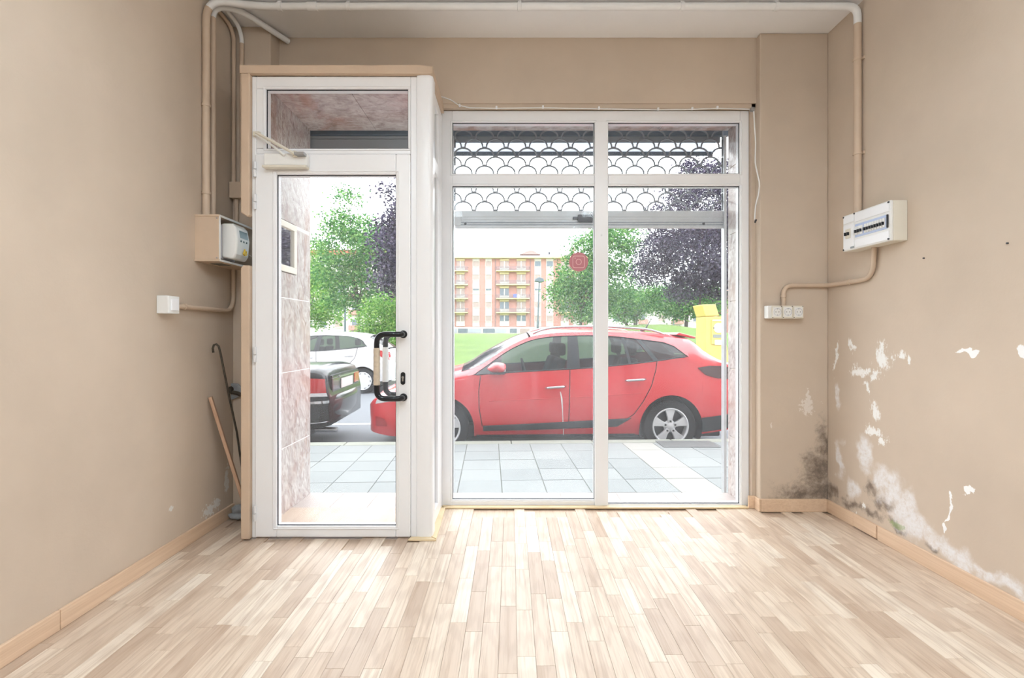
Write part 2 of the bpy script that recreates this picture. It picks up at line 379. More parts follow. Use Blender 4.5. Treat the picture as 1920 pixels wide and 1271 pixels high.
struct(bx('wall_left', 'wall_left', None, XL-.15, XL, YB, YF, -.1, ZC), 'beige painted left wall with switch and conduits', 'wall')
struct(bx('wall_right', 'wall_right', None, XR, XR+.15, YB, YF, -.1, ZC), 'beige painted right wall with white peeling damp patches', 'wall')
wr_ = bpy.data.objects['wall_right']
for px, py in ((1890, 456), (1733, 484)):
    q = rw(px, py); MB().lathe([(0, -.006), (.004, -.006), (.0035, .004)], q, 'x', 8).build('wall_plug', 'dark_steel', wr_)
struct(bx('wall_rear', 'wall', None, XL-.15, XR+.15, YB-.15, YB, -.1, ZC), 'beige painted wall behind the viewer', 'wall')
struct(bx('ceiling', 'ceiling_white', None, XL-.15, XR+.15, YB-.15, YF, ZC, ZC+.15), 'white painted ceiling', 'ceiling')
wb = sroot('wall_back', 'brownish beige front wall framing the shop window', 'wall')
bx('lintel', 'wall', wb, -1.52, 1.61, 3.29, YF-.03, 2.66, ZC)
m = MB().box(-1.52, -.46, 3.30, YF-.03, 2.635, 2.66).box(-.46, 1.61, 3.30, YF-.03, 2.635, 2.66); m.build('lintel_underside', 'wall', wb)
bx('pier', 'wall_mould', wb, 1.61, XR, 3.24, YF-.03, -.1, ZC, .006)
bx('window_reveal', 'wall', wb, 1.584, 1.612, 3.30, 3.60, -.1, 2.66)
bx('pier', 'wall', wb, XL, -1.52, 3.17, YF-.03, -.1, ZC, .006)
# plaster surround of the porch that holds the door
ps = sroot('wall_porch', 'tan plastered boarding around the projecting white door', 'wall')
MB().prism([(-1.512, 2.602), (-1.512, 2.645), (-.49, 2.645), (-.462, 2.636), (-.445, 2.615), (-.442, 2.598), (-.47, 2.598)], 'y', 2.795, 2.825).build('top_board', 'box_brown', ps)
bx('roof_board', 'box_brown', ps, -1.512, -.442, 2.825, 3.30, 2.634, 2.655)
bx('side_fascia', 'box_brown', ps, -.462, -.442, 2.825, 3.30, 2.598, 2.634)
MB().prism([(-1.508, 1.825), (-1.47, 1.80), (-1.458, 1.812), (-1.458, 2.602), (-1.508, 2.602)], 'y', 2.795, 2.83).build('upper_board', 'box_brown', ps, .006)
MB().prism([(-1.508, 0), (-1.458, 0), (-1.458, 1.53), (-1.495, 1.53), (-1.508, 1.515)], 'y', 2.795, 2.83).build('lower_board', 'box_brown', ps, .006)
MB().box(-1.505, -1.483, 2.83, 3.18, 0, 1.53).box(-1.505, -1.483, 2.83, 3.18, 1.885, 2.634).build('side_board', 'wall', ps)
# skirting boards
bl = sroot('baseboard_left', 'beech skirting board along the left wall', 'baseboard')
cutL = [3.17, 1.945, .7, -.6, -1.9, YB]
for a, b in zip(cutL, cutL[1:]): bx('board', 'skirting', bl, XL, XL+.014, b+.0015, a-.0015, 0, .078, .003)
br = sroot('baseboard_right', 'beech skirting board in separate lengths along the right wall', 'baseboard')
cutR = [3.24, 2.98, 2.79, 1.95, .7, -.6, -1.9, YB]
for i, (a, b) in enumerate(zip(cutR, cutR[1:])):
    o = bx('board', 'skirting', br, XR-.014-(.004 if i == 1 else 0), XR, b+.002, a-.002, .006 if i == 1 else 0, .08, .003)
bb = sroot('baseboard_back', 'short beech skirting around the corner pier', 'baseboard')
bx('board', 'skirting', bb, 1.612, XR-.015, 3.226, 3.24, 0, .083, .003)
bx('board', 'skirting', bb, 1.56, 1.61, 3.29, 3.305, 0, .083, .003); bx('board', 'skirting', bb, 1.597, 1.611, 3.228, 3.30, 0, .083, .003)
tr = sroot('trim_1', 'thin pale wood edging strip along the window foot and porch', 'trim')
bx('strip', 'threshold', tr, -.455, 1.56, 3.285, 3.33, 0, .010, .003)
MB().prism([(-.462, 2.83), (-.415, 2.79), (-.43, 3.285), (-.465, 3.33)], 'z', 0, .010).build('strip', 'threshold', tr, .002)
MB().prism([(-.56, 2.815), (-.57, 2.775), (-.413, 2.775), (-.455, 2.815)], 'z', 0, .010).build('strip', 'threshold', tr, .002)

# ------------------------------------------------------------------ joinery
def bars(parent, x0, x1, z0, z1, wl, wr, wb_, wt, y0, y1, m='pvc', bev=.004, names=('stile', 'rail')):
    if wl: bx(names[0], m, parent, x0, x0+wl, y0, y1, z0, z1, bev)
    if wr: bx(names[0], m, parent, x1-wr, x1, y0, y1, z0, z1, bev)
    if wb_: bx(names[1], m, parent, x0+wl, x1-wr, y0, y1, z0, z0+wb_, bev)
    if wt: bx(names[1], m, parent, x0+wl, x1-wr, y0, y1, z1-wt, z1, bev)
def bead(parent, x0, x1, z0, z1, y0, w=.014, d=.014):
    MB_ = MB()
    def ring(a, b, y): return [(x0+a, y, z0+a), (x1-a, y, z0+a), (x1-a, y, z1-a), (x0+a, y, z1-a)]
    r0 = ring(-w, 0, y0); r1 = ring(-w*.75, 0, y0-.004); r2 = ring(0, 0, y0+d)
    vs = r0+r1+r2; fs = []
    for q in range(2):
        for k in range(4): fs.append((q*4+k, q*4+(k+1) % 4, q*4+4+(k+1) % 4, q*4+4+k))
    MB_.add(vs, fs); MB_.build('glazing_bead', 'pvc', parent)
    g = MB(); e = .004
    for a, b, c, d_ in ((x0, x1, z0, z0+e), (x0, x1, z1-e, z1), (x0, x0+e, z0, z1), (x1-e, x1, z0, z1)): g.box(a, b, y0+d-.002, y0+d+.003, c, d_)
    g.build('gasket', 'gasket', parent)
def pane(parent, x0, x1, z0, z1, y, m='pane_glass', name='pane'): return MB().add([(x0, y, z0), (x1, y, z0), (x1, y, z1), (x0, y, z1)], [(0, 1, 2, 3)]).build(name, m, parent)
# window
w1 = sroot('window_1', 'large white framed shop window in four panes', 'window')
Y0, Y1 = 3.333, 3.40
L0, L1, A0, A1, B0, B1 = -.4605, 1.583, -.39, .556, .645, 1.523
bx('stile', 'pvc', w1, L0, A0, Y0, Y1, 0, 2.63, .004); bx('stile', 'pvc', w1, B1, L1, Y0, Y1, 0, 2.63, .004)
bx('mullion', 'pvc', w1, A1, B0, Y0-.012, Y1, 0.001, 2.553, .005); bx('rail', 'pvc', w1, A0, B1, Y0, Y1, 2.553, 2.63, .004)
for a, b, zb in ((A0, A1, .045), (B0, B1, .016)):
    bx('rail', 'pvc', w1, a, b, Y0, Y1, 2.131, 2.213, .004); bx('rail', 'pvc', w1, a, b, Y0, Y1, 0, zb, .003)
    bead(w1, a, b, 2.213, 2.553, Y0); bead(w1, a, b, zb, 2.131, Y0)
    pane(w1, a, b, 2.213, 2.553, Y0+.03); pane(w1, a, b, zb, 2.131, Y0+.03, 'dusty_glass' if a == A0 else 'pane_glass')
MB().lathe([(0, -.002), (.006, -.002), (.006, .002)], (.60, Y0-.013, 1.80), 'y', 10).build('screw_cap', 'pvc_dull', w1)
# door
d1 = sroot('door_1', 'white glazed shop door with transom light', 'door')
D0, D1 = 2.822, 2.885
bx('jamb', 'pvc', d1, -1.458, -1.434, D0, D1, 0, 2.596, .004); bx('jamb', 'pvc', d1, -.564, -.528, D0, D1, 0, 2.596, .004)
bx('head', 'pvc', d1, -1.434, -.564, D0, D1, 2.527, 2.596, .004); bx('transom_bar', 'pvc', d1, -1.434, -.564, D0, D1, 2.158, 2.191, .004)
bx('transom_stile', 'pvc', d1, -1.434, -1.38, D0, D1, 2.191, 2.527, .004); bx('transom_stile', 'pvc', d1, -.579, -.564, D0, D1, 2.191, 2.527, .003)
bead(d1, -1.38, -.579, 2.191, 2.527, D0); pane(d1, -1.38, -.579, 2.191, 2.527, D0+.03, 'clean_glass')
lf = bpy.data.objects.new('leaf', None); COL.objects.link(lf); lf.parent = d1
E0, E1 = 2.808, 2.875
bars(lf, -1.434, -.564, .008, 2.155, .12, .081, .062, .114, E0, E1, bev=.006)
bead(lf, -1.314, -.645, .07, 2.041, E0, .02, .016); pane(lf, -1.314, -.645, .07, 2.041, E0+.035, 'pane_glass')
for py in (317, 378, 665, 963):
    z = CAMZ+(CY-py)*2.80/F; m = MB()
    m.tube([(-1.432, E0-.004, z-.042), (-1.432, E0-.004, z-.003)], .009, 10); m.tube([(-1.432, E0-.004, z+.003), (-1.432, E0-.004, z+.042)], .009, 10)
    m.build('hinge', 'pvc_dull', d1, smooth=True)
# pull handles, one each side of the pane
def handle(y, sgn, tape):
    zt, zb, xm, xg = 1.145, .792, -.602, -.735; off = .062*sgn
    pth = fillet([(xm, y, zt), (xm, y+off*.75, zt), (xm-.03, y+off, zt), (xg, y+off, zt), (xg, y+off, zb), (xm-.03, y+off, zb), (xm, y+off*.75, zb), (xm, y, zb)], .055, 7)
    h = MB().tube(pth, .0155, 14).build('pull_handle', 'black_gloss', d1, smooth=True); h['label'] = 'black tubular pull handle with a taped grip'
    m = MB(); zz = [zb+.075+(zt-zb-.15)*k/16 for k in range(17)]
    m.tube([(xg, y+off, z) for z in zz], [.0175+.0012*math.sin(k*2.3) for k in range(17)], 14); m.build('tape_sleeve', tape, h, smooth=True)
    for z in (zt, zb): MB().lathe([(0, -.006*sgn*-1), (.022, 0), (.022, .004*sgn), (0, .005*sgn)], (xm, y, z), 'y', 16).build('mount_rose', 'black_plastic', h, smooth=True)
handle(E0, -1, 'masking_tape'); handle(E1, 1, 'white_tape')
m = MB(); zc = .898
m.prism([(-.604+.013*math.cos(a), zc+.022*(1 if math.sin(a) > 0 else -1)+.013*math.sin(a)) for a in [math.pi*2*k/20+.01 for k in range(20)]], 'y', E0-.006, E0)
lk = m.build('lock_plate', 'black_plastic', d1); MB().lathe([(0, -.004), (.007, -.004), (.008, .002)], (-.604, E0-.006, zc+.006), 'y', 12).box(-.608, -.600, E0-.009, E0-.005, zc-.016, zc+.004).build('lock_cylinder', 'steel', lk)
# overhead closer
cl = bx('door_closer', 'white_plastic', d1, -1.365, -1.125, E0-.045, E0, 2.075, 2.145, .008)
cl['label'] = 'white overhead door closer body'
bx('cover_end', 'cream_plastic', cl, -1.372, -1.128, E0-.05, E0-.002, 2.066, 2.078, .003)
MB().tube([W(480, 249, 2.80), W(520, 270, 2.74), W(553, 289, 2.735)], .009, 6).build('closer_arm', 'cream_plastic', cl)
MB().tube([W(480, 252, 2.80), W(515, 276, 2.755), W(533, 291, 2.755)], .007, 6).build('closer_arm', 'white_plastic', cl)
MB().box(-.028, .028, -.02, .02, -.008, .008).build('arm_bracket', 'steel', cl, .003, loc=W(563, 289, 2.745))
MB().lathe([(0, 0), (.012, 0), (.012, .03), (0, .03)], W(553, 294, 2.755), 'z', 10).build('arm_pivot', 'cream_plastic', cl)
bx('arm_shoe', 'cream_plastic', cl, -1.445, -1.405, D0-.02, D0, 2.255, 2.28, .003)
# porch corner post and side light
w2 = sroot('window_2', 'narrow white side light between door and shop window', 'window')
cp = [(-.528, 2.885), (-.528, 2.815), (-.50, 2.810)]+[(-.466+.026*math.sin(a), 2.836-.026*math.cos(a)) for a in [math.pi/2*k/8 for k in range(9)]]+[(-.44, 2.90), (-.47, 2.90)]
MB().prism(cp, 'z', 0, 2.598).build('corner_post', 'pvc', w2, smooth=True)
def sbar(y0, y1, z0, z1, nm): bx(nm, 'pvc', w2, -.515, -.458, y0, y1, z0, z1, .004)
sbar(2.90, 2.945, 0, 2.598, 'stile'); sbar(3.16, 3.333, 0, 2.598, 'stile')
sbar(2.945, 3.16, 2.53, 2.598, 'rail'); sbar(2.945, 3.16, 2.13, 2.21, 'rail'); sbar(2.945, 3.16, 0, .085, 'rail')
for z0, z1 in ((.085, 2.13), (2.21, 2.53)):
    MB().add([(-.485, 2.945, z0), (-.485, 3.16, z0), (-.485, 3.16, z1), (-.485, 2.945, z1)], [(0, 1, 2, 3)]).build('pane', 'pane_glass', w2)
    MB().box(-.49, -.478, 3.152, 3.16, z0, z1).build('gasket', 'gasket', w2)

# sticker on the pane
sk = thing('window_sticker', 'round reddish camera logo sticker on the left shop window pane', 'sticker', W(1085, 491, Y0+.026))
mat('sticker_red', srgb(196, 128, 136), .6); mat('sticker_line', srgb(232, 190, 190), .6)
MB().lathe([(0, 0), (.064, 0), (.064, -.001), (0, -.001)], (0, 0, 0), 'y', 40).build('disc', 'sticker_red', sk)
def rr_path(a, r, n=5):
    o = []
    for cx_, cz_, s0 in ((a-r, a-r, 0), (-a+r, a-r, 1), (-a+r, -a+r, 2), (a-r, -a+r, 3)):
        for k in range(n+1):
            an = math.pi/2*(s0+k/n); o.append((cx_+r*math.cos(an), cz_+r*math.sin(an)))
    return o
def ring2(name, outer, inner, dy):
    n = len(outer); MB().add([(x, dy, z) for x, z in outer]+[(x, dy, z) for x, z in inner], [(k, (k+1) % n, n+(k+1) % n, n+k) for k in range(n)]).build(name, 'sticker_line', sk)
ring2('camera_outline', rr_path(.041, .014), rr_path(.037, .011), -.002)
circ = lambda r, n=28: [(r*math.cos(2*math.pi*k/n), r*math.sin(2*math.pi*k/n)) for k in range(n)]
ring2('lens_ring', circ(.020), circ(.016), -.002)
MB().lathe([(0, 0), (.004, 0)], (-.024, -.002, .025), 'y', 12).build('viewfinder_dot', 'sticker_line', sk)

# ------------------------------------------------------------------ marble entrance
def tile_x(parent, x, s, y0, y1, z0, z1, m='marble'):    # tile on a plane of constant x, face towards s
    g = .002; MB().box(x-s*.018, x, y0+g, y1-g, z0+g, z1-g).build('marble_tile', m, parent, .0015)
ml = sroot('wall_entrance_left', 'veined grey pink marble side wall of the entrance', 'wall')
MB().box(-1.483, -1.4612, 2.888, YF-.02, -.05, 1.53).box(-1.483, -1.4612, 2.888, YF-.02, 1.885, 2.66).box(-1.483, -1.4612, 3.41, YF-.02, 1.53, 1.885).build('backing', 'joint_white', ml)
zs = [-.05, .412, .897, 1.38, 1.86, 2.34, 2.64]
for i, (a, b) in enumerate(zip(zs, zs[1:])):
    ysp = 3.19
    if i == 3:
        tile_x(ml, -1.46, 1, 2.885, 3.41, a, 1.545); tile_x(ml, -1.46, 1, 3.41, YF, a, b)
    elif i == 4:
        tile_x(ml, -1.46, 1, 2.885, ysp, 1.88, b); tile_x(ml, -1.46, 1, ysp, YF, 1.88, b)
    elif i == 5: tile_x(ml, -1.46, 1, 2.885, ysp, a, b); tile_x(ml, -1.46, 1, ysp, YF, a, b)
    else: tile_x(ml, -1.46, 1, 2.885, YF, a, b)
# reading hatch of the meter in that wall
hw = sroot('window_3', 'small cream framed meter reading hatch in the marble wall', 'window')
MB().box(-1.478, -1.452, 2.89, 3.405, 1.548, 1.59).box(-1.478, -1.452, 2.89, 3.405, 1.835, 1.876).box(-1.478, -1.452, 2.89, 2.93, 1.59, 1.835).box(-1.478, -1.452, 3.362, 3.405, 1.59, 1.835).build('hatch_frame', 'cream_plastic', hw, .003)
MB().add([(-1.466, 2.93, 1.59), (-1.466, 3.362, 1.59), (-1.466, 3.362, 1.835), (-1.466, 2.93, 1.835)], [(0, 1, 2, 3)]).build('pane', 'car_glass', hw)
mr = sroot('wall_entrance_right', 'veined pale marble jamb at the right of the entrance', 'wall')
for a, b in zip(zs, zs[1:]): tile_x(mr, 1.58, -1, 3.40, YF, a, b)
so = sroot('ceiling_entrance', 'pinkish marble soffit over the entrance', 'ceiling')
xs_ = [-1.46, -.98, -.46, .03, .56, 1.08, 1.58]
for i, (a, b) in enumerate(zip(xs_, xs_[1:])):
    y0 = 2.89 if b <= -.45 else 3.405
    MB().box(a+.001, b-.001, y0, YF, SOF, SOF+.02).build('marble_tile', 'marble_soffit', so, .001)
bx('backing', 'joint_white', so, -1.475, -.46, 2.83, YF-.01, SOF+.02, SOF+.008+.02)
ef = sroot('floor_entrance', 'pinkish stone floor of the entrance recess', 'floor')
for i in range(4):
    x0 = -1.46+i*.25; MB().box(x0+.001, x0+.249, 2.885, 3.26, -.05, -.010).build('stone_tile', 'pink_floor', ef, .001); MB().box(x0+.001, x0+.249, 3.262, YF, -.05, -.010).build('stone_tile', 'pink_floor', ef, .001)
for i in range(5):
    x0 = -.46+i*.408; MB().box(x0+.001, x0+.407, 3.40, YF, -.05, -.010).build('stone_tile', 'pink_floor', ef, .001)
bx('sill_bed', 'pink_floor', ef, -1.46, -.50, 2.82, 2.885, -.06, -.004); bx('sill_bed', 'pink_floor', ef, -.46, 1.584, 3.335, 3.40, -.06, -.001)
# outer face of the house
fa = sroot('wall_facade', 'street front of the shop building', 'wall')
bx('upper_wall', 'marble', fa, -6, 7, YF-.03, YF+.02, SOF+.03, 6.5); bx('pier', 'marble', fa, -6, -1.462, YF-.03, YF+.0, -.3, SOF+.03); bx('pier', 'marble', fa, 1.582, 7, YF-.03, YF+.0, -.3, SOF+.03)

# ------------------------------------------------------------------ shutters
sh = thing('rolling_grille', 'silver scalloped wire rolling grille pulled up outside the shop window', 'shutter', (0, 0, 0))
GY, gz0, gx0, gx1 = 3.70, 2.053, -.412, 1.56
br_ = bx('bottom_bar', 'alu', sh, gx0, gx1, GY-.012, GY+.012, 1.925, 2.053, .004)
for z in (1.945, 1.962, 1.985, 2.005): bx('rib', 'shutter_grey' if z < 1.97 else 'alu', br_, gx0, gx1, GY-.017, GY-.010, z, z+.008, .002)
lo = bx('lock_case', 'dark_steel', sh, .49, .60, GY-.035, GY-.012, 1.965, 2.02, .004); bx('lock_bolt', 'dark_steel', lo, .455, .495, GY-.03, GY-.015, 1.985, 2.005, .002)
for x in (-.335, 1.415): MB().lathe([(0, -.008), (.009, -.008), (.009, .004)], (x, GY-.013, 1.955), 'y', 10).build('stud', 'dark_steel', sh)
bx('end_shoe', 'alu', sh, gx0-.002, gx0+.045, GY-.022, GY-.010, 1.94, 2.045, .003)
P_, R_ = .1585, .066
link = None; nrows = 9
for r in range(nrows):
    z = gz0+.006+r*R_; offx = 0 if r % 2 == 0 else P_/2; pts = []; m = MB()
    xa = gx0-offx-.02
    k = 0
    while xa+k*P_ < gx1:
        nx_ = xa+k*P_; seg = []
        for j in range(13):
            t_ = j/12; an = math.pi*(1-t_)
            x = nx_+P_/2+math.cos(an)*(P_/2-.013); zz = z+(math.sin(an)**.85)*(R_-.004)
            seg.append((x, GY, zz))
        seg = [(max(gx0, min(gx1, x)), y, zz) for x, y, zz in seg]
        pts += seg
        if gx0+.02 < nx_ < gx1-.02:
            if link is None:
                link = MB().box(-.014, .014, -.005, .005, -.006, .006).build('link', 'grille_wire', sh, .002); link.location = (nx_, GY, z)
            else: inst(link, sh, (nx_, GY, z))
        k += 1
    q = [pts[0]]
    for p_ in pts[1:]:
        if (Vector(p_)-Vector(q[-1])).length > .003: q.append(p_)
    MB().tube(q, .0062, 6).build('wavy_rod', 'grille_wire', sh, smooth='all')
for x in (gx0-.026, gx1+.002): bx('guide_rail', 'alu', sh, x, x+.02, GY-.025, GY+.025, -.04, 2.6, .003)
sb = thing('shutter_housing', 'pale shutter roller housing with dark edges above the shop window', 'shutter box')
bx('fascia', 'translucent_panel', sb, gx0-.02, 1.53, 3.75, 3.756, 2.505, 2.618); bx('lower_lip', 'alu_dark', sb, gx0-.02, 1.50, 3.74, 3.76, 2.478, 2.507, .002); bx('upper_slot', 'alu_dark', sb, gx0-.06, 1.62, 3.715, 3.76, 2.618, 2.74, .002); bx('cover_strip', 'shutter_grey', sb, gx0-.02, 1.56, 3.735, 3.748, 2.572, 2.618, .002)
db = thing('shutter_housing', 'grey slatted roller shutter rolled up above the door', 'shutter box')
for i, (a, b) in enumerate(((2.475, 2.50), (2.503, 2.575), (2.578, 2.600), (2.602, 2.74))):
    bx('slat', 'alu_dark' if i == 3 else 'shutter_grey', db, -1.60, -.47, 3.68-.004*(i % 2), 3.73, a, b, .005)

# ------------------------------------------------------------------ conduits and boxes
def bicolour(name, pts, r, cut, label, cat='conduit', first='pipe_brown', clips=(), group=None):
    t_ = thing(name, label, cat, (0, 0, 0), 0, group)
    if cut is None: MB().tube(pts, r, 12).build('tube', first, t_, smooth=True)
    else:
        k = min(range(len(pts)), key=lambda i: (Vector(pts[i])-Vector(cut)).length)
        MB().tube(pts[:k+1], r, 12).build('tube', first, t_, smooth=True); MB().tube(pts[k:], r+.0005, 12).build('tube', 'pipe_white', t_, smooth=True)
    for c, ax in clips:
        m = MB(); m.lathe([(r+.0005, -.008), (r+.004, -.007), (r+.004, .007), (r+.0005, .008)], c, ax, 14); m.build('clip', 'pipe_white' if c[2] > 3 else 'pipe_brown', t_, smooth=True)
    return t_
zp = ZC-.030
p1 = fillet([(XL+.022, 2.86, 1.812), (XL+.022, 2.86, zp), (-1.5, 2.93, zp), (1.9, 2.93, zp), (XR-.024, 2.93, zp), (XR-.024, 2.93, 1.842)], .17, 9)
t1 = thing('conduit', 'long white painted conduit crossing the ceiling and turning down both walls', 'conduit')
def split(pts, test):
    pts = dense(pts); out = []; cur = [pts[0]]; st = test(pts[0])
    for p in pts[1:]:
        s_ = test(p); cur.append(p)
        if s_ != st: out.append((st, cur)); cur = [p]; st = s_
    out.append((st, cur)); return out
for st, seg in split(p1, lambda p: p.z > 2.99):
    dens = [seg[0]]
    MB().tube(seg, .0205, 14).build('tube', 'pipe_white' if st else 'pipe_brown', t1, smooth=True)
for x in (-1.35, -.95, .05, 1.0, 1.55): MB().lathe([(.021, -.012), (.0245, -.01), (.0245, .01), (.021, .012)], (x, 2.93, zp), 'x', 14).box(x-.01, x+.01, 2.925, 2.935, zp, ZC).build('clip', 'pipe_white', t1, smooth=True)
MB().lathe([(.021, -.03), (.0245, -.028), (.0245, .028), (.021, .03)], (-1.16, 2.93, zp), 'x', 14).build('coupling', 'pipe_white', t1, smooth=True)
for z in (2.75, 2.2): MB().lathe([(.021, -.008), (.0245, -.007), (.0245, .007), (.021, .008)], (XR-.024, 2.93, z), 'z', 14).box(XR-.01, XR, 2.90, 2.91, z-.008, z+.008).build('clip', 'pipe_brown', t1, smooth=True)
for z in (2.45, 1.95): MB().lathe([(.021, -.008), (.0245, -.007), (.0245, .007), (.021, .008)], (XL+.022, 2.86, z), 'z', 14).build('clip', 'pipe_brown', t1, smooth=True)
p2 = fillet([(XL+.020, 2.925, 1.812), (XL+.020, 2.925, zp), (-1.60, 2.955, zp-.002), (-1.455, 3.275, zp-.003)], .13, 9)
t2 = thing('conduit', 'conduit turning from the left wall diagonally over the ceiling to the lintel', 'conduit')
for st, seg in split(p2, lambda p: p.z > 2.98): MB().tube(seg, .0175, 14).build('tube', 'pipe_white' if st else 'pipe_brown', t2, smooth=True)
for i, (px, xx, lab) in enumerate(((438, None, 'thin conduit in the left corner running down into the junction box'), (453, None, 'thin conduit beside the porch edge with a whitened upper bend'))):
    q0 = W(px, 300, 3.15); x = q0.x
    zlow = CAMZ+(CY-343)*3.15/F
    pts = fillet([(x, 3.152, zlow-.0), (x, 3.152, zp+.002), (x+.002, 2.965, zp+.012)], .18, 8)
    t_ = thing('conduit', lab, 'conduit')
    for st, seg in split(pts, lambda p: p.z > 2.97): MB().tube(seg, .0125, 10).build('tube', 'pipe_white' if (st and i) else 'pipe_brown', t_, smooth=True)
a = W(432, 342, 3.13); b = W(456, 371, 3.13)
jb = thing('junction_box', 'small beige junction box in the left corner above the meter cabinet', 'box', ((a.x+b.x)/2, 3.17, (a.z+b.z)/2))
bx('body', 'box_brown', jb, -.04, .04, -.045, 0, -.048, .048, .004); bx('lid', 'pipe_brown', jb, -.042, .042, -.052, -.045, -.05, .05, .003)
x = W(443, 380, 3.15).x
bicolour('conduit', fillet([(x, 3.152, jb.location.z-.05), (x, 3.152, 1.80)], .05), .0125, None, 'short conduit between the junction box and the meter cabinet')
# meter cabinet, open to the right
mc = thing('meter_cabinet', 'beige open sided meter cabinet on the left wall', 'cabinet')
c0, c1, y0, y1, z0, z1 = XL, -1.625, 2.79, 3.168, 1.551, 1.812
bx('front_panel', 'box_brown', mc, c0, c1, y0, y0+.012, z0+.012, z1-.008, .002); bx('top_panel', 'box_brown', mc, c0, c1+.004, y0-.004, y1, z1-.010, z1, .002)
bx('bottom_panel', 'box_brown', mc, c0, c1+.004, y0-.004, y1, z0, z0+.012, .002); bx('back_panel', 'cream_plastic', mc, c0, c0+.008, y0+.012, y1, z0+.012, z1-.01)
MB().box(c1-.004, c1+.002, y0+.001, y0+.014, z0+.012, z1-.010).box(c1, c1+.006, y0, y1, z1-.012, z1-.001).box(c1, c1+.006, y0, y1, z0+.001, z0+.012).build('edge_trim', 'white_plastic', mc)
for z in (z0+.02, z1-.02): MB().lathe([(0, -.002), (.004, -.002), (.004, .002)], (c1-.012, y0, z), 'y', 8).build('screw', 'steel', mc)
em = thing('electricity_meter', 'pale grey electricity meter with display inside the open cabinet', 'meter', (-1.745, 2.92, 1.572))
MB().prism([(-.075, .0), (.075, 0), (.075, .19), (.06, .20), (-.06, .20), (-.075, .19)], 'x', .0, .10).build('case', 'meter_grey', em, .008)
MB().prism([(.095, .012), (.165, .0), (.182, .03), (.190, .12), (.178, .185), (.160, .205), (.095, .205)], 'y', -.07, .07).build('front_cover', 'white_plastic', em, .012, seg=3)
MB().prism([(.183, .128), (.190, .128), (.182, .17), (.175, .17)], 'y', -.035, .05).build('display', 'lcd', em)
for y in (-.03, .0, .03): bx('button', 'lcd', em, .184, .1905, y-.006, y+.006, .104, .114)
m = MB(); m.prism([(-.004, .04), (.012, .07), (.02, .045), (.03, .06), (.028, .035), (.01, .03)], 'x', .186, .193); m.build('seal_tag', 'yellow_seal', em)
MB().tube([(.19, .015, .05), (.20, .10, .03), (.19, .2, .0)], .0015, 5).build('seal_wire', 'cream_plastic', em)
MB().box(.02, .09, -.05, .05, -.022, .004).build('terminal_block', 'lcd', em)
# switch and its conduit
z = 1.294
sw = thing('light_switch', 'white surface mounted light switch on the left wall', 'switch', (XL, 2.53, z))
bx('back_box', 'white_plastic', sw, 0, .052, -.042, .042, -.045, .045, .004); bx('face_plate', 'white_plastic', sw, .048, .060, -.042, .042, -.044, .044, .003); bx('rocker', 'pvc', sw, .058, .067, -.026, .030, -.03, .03, .003)
pts = fillet([(XL+.016, 2.572, z-.002), (XL+.016, 3.15, z-.006), (XL+.016, 3.15, 1.551)], .10, 7)
bicolour('conduit', pts, .0125, None, 'beige conduit curving from the light switch up to the meter cabinet', clips=[((XL+.016, 2.68, z-.002), 'y')])
# consumer unit on the right wall
du = thing('consumer_unit', 'white breaker panel mounted on the right wall', 'breaker panel', (XR, 2.775, 1.735))
X0 = -.075
bx('back_box', 'cream_plastic', du, X0, 0, -.185, .185, -.105, .105, .004)
bx('cover', 'white_plastic', du, X0-.014, X0, -.185, .185, -.105, .105, .004)
for a, b, c, d_ in ((-.178, .08, .048, .098), (-.178, .08, -.098, -.052), (.088, .178, .055, .098), (.088, .178, -.098, .045)): bx('cover_panel', 'pvc', du, X0-.018, X0-.013, a, b, c, d_, .002)
bw = bx('breaker_window', 'blue_strip', du, X0-.017, X0-.013, -.165, .08, -.04, .035, .002)
br0 = None
for i in range(11):
    yb_ = -.145+i*.0195+(.012 if i > 7 else 0)
    o = MB().box(-.006, 0, -.008, .008, -.024, .024).build('breaker', 'white_plastic', du, .001, loc=(X0-.016, yb_, -.004)); bx('toggle', 'black_plastic', o, -.016, -.005, -.005, .005, -.012, .004, .001)
o = bx('main_breaker', 'cream_plastic', du, X0-.024, X0-.017, .112, .152, -.035, .02, .002)
for y in (.122, .142): bx('toggle', 'black_plastic', o, X0-.036, X0-.022, y-.005, y+.005, -.018, .0, .001)
bx('window_handle', 'dark_steel', du, X0-.022, X0-.014, -.172, -.165, -.035, .033, .001)
for y, z in ((.175, .095), (.084, .098), (-.175, .095), (.175, -.095), (-.175, -.095)): MB().lathe([(0, -.003), (.005, -.003), (.005, .002)], (X0-.017, y, z), 'x', 8).build('screw', 'dark_steel', du)
bx('maker_badge', 'shutter_grey', du, X0-.0195, X0-.017, .085, .115, -.097, -.086, .001)
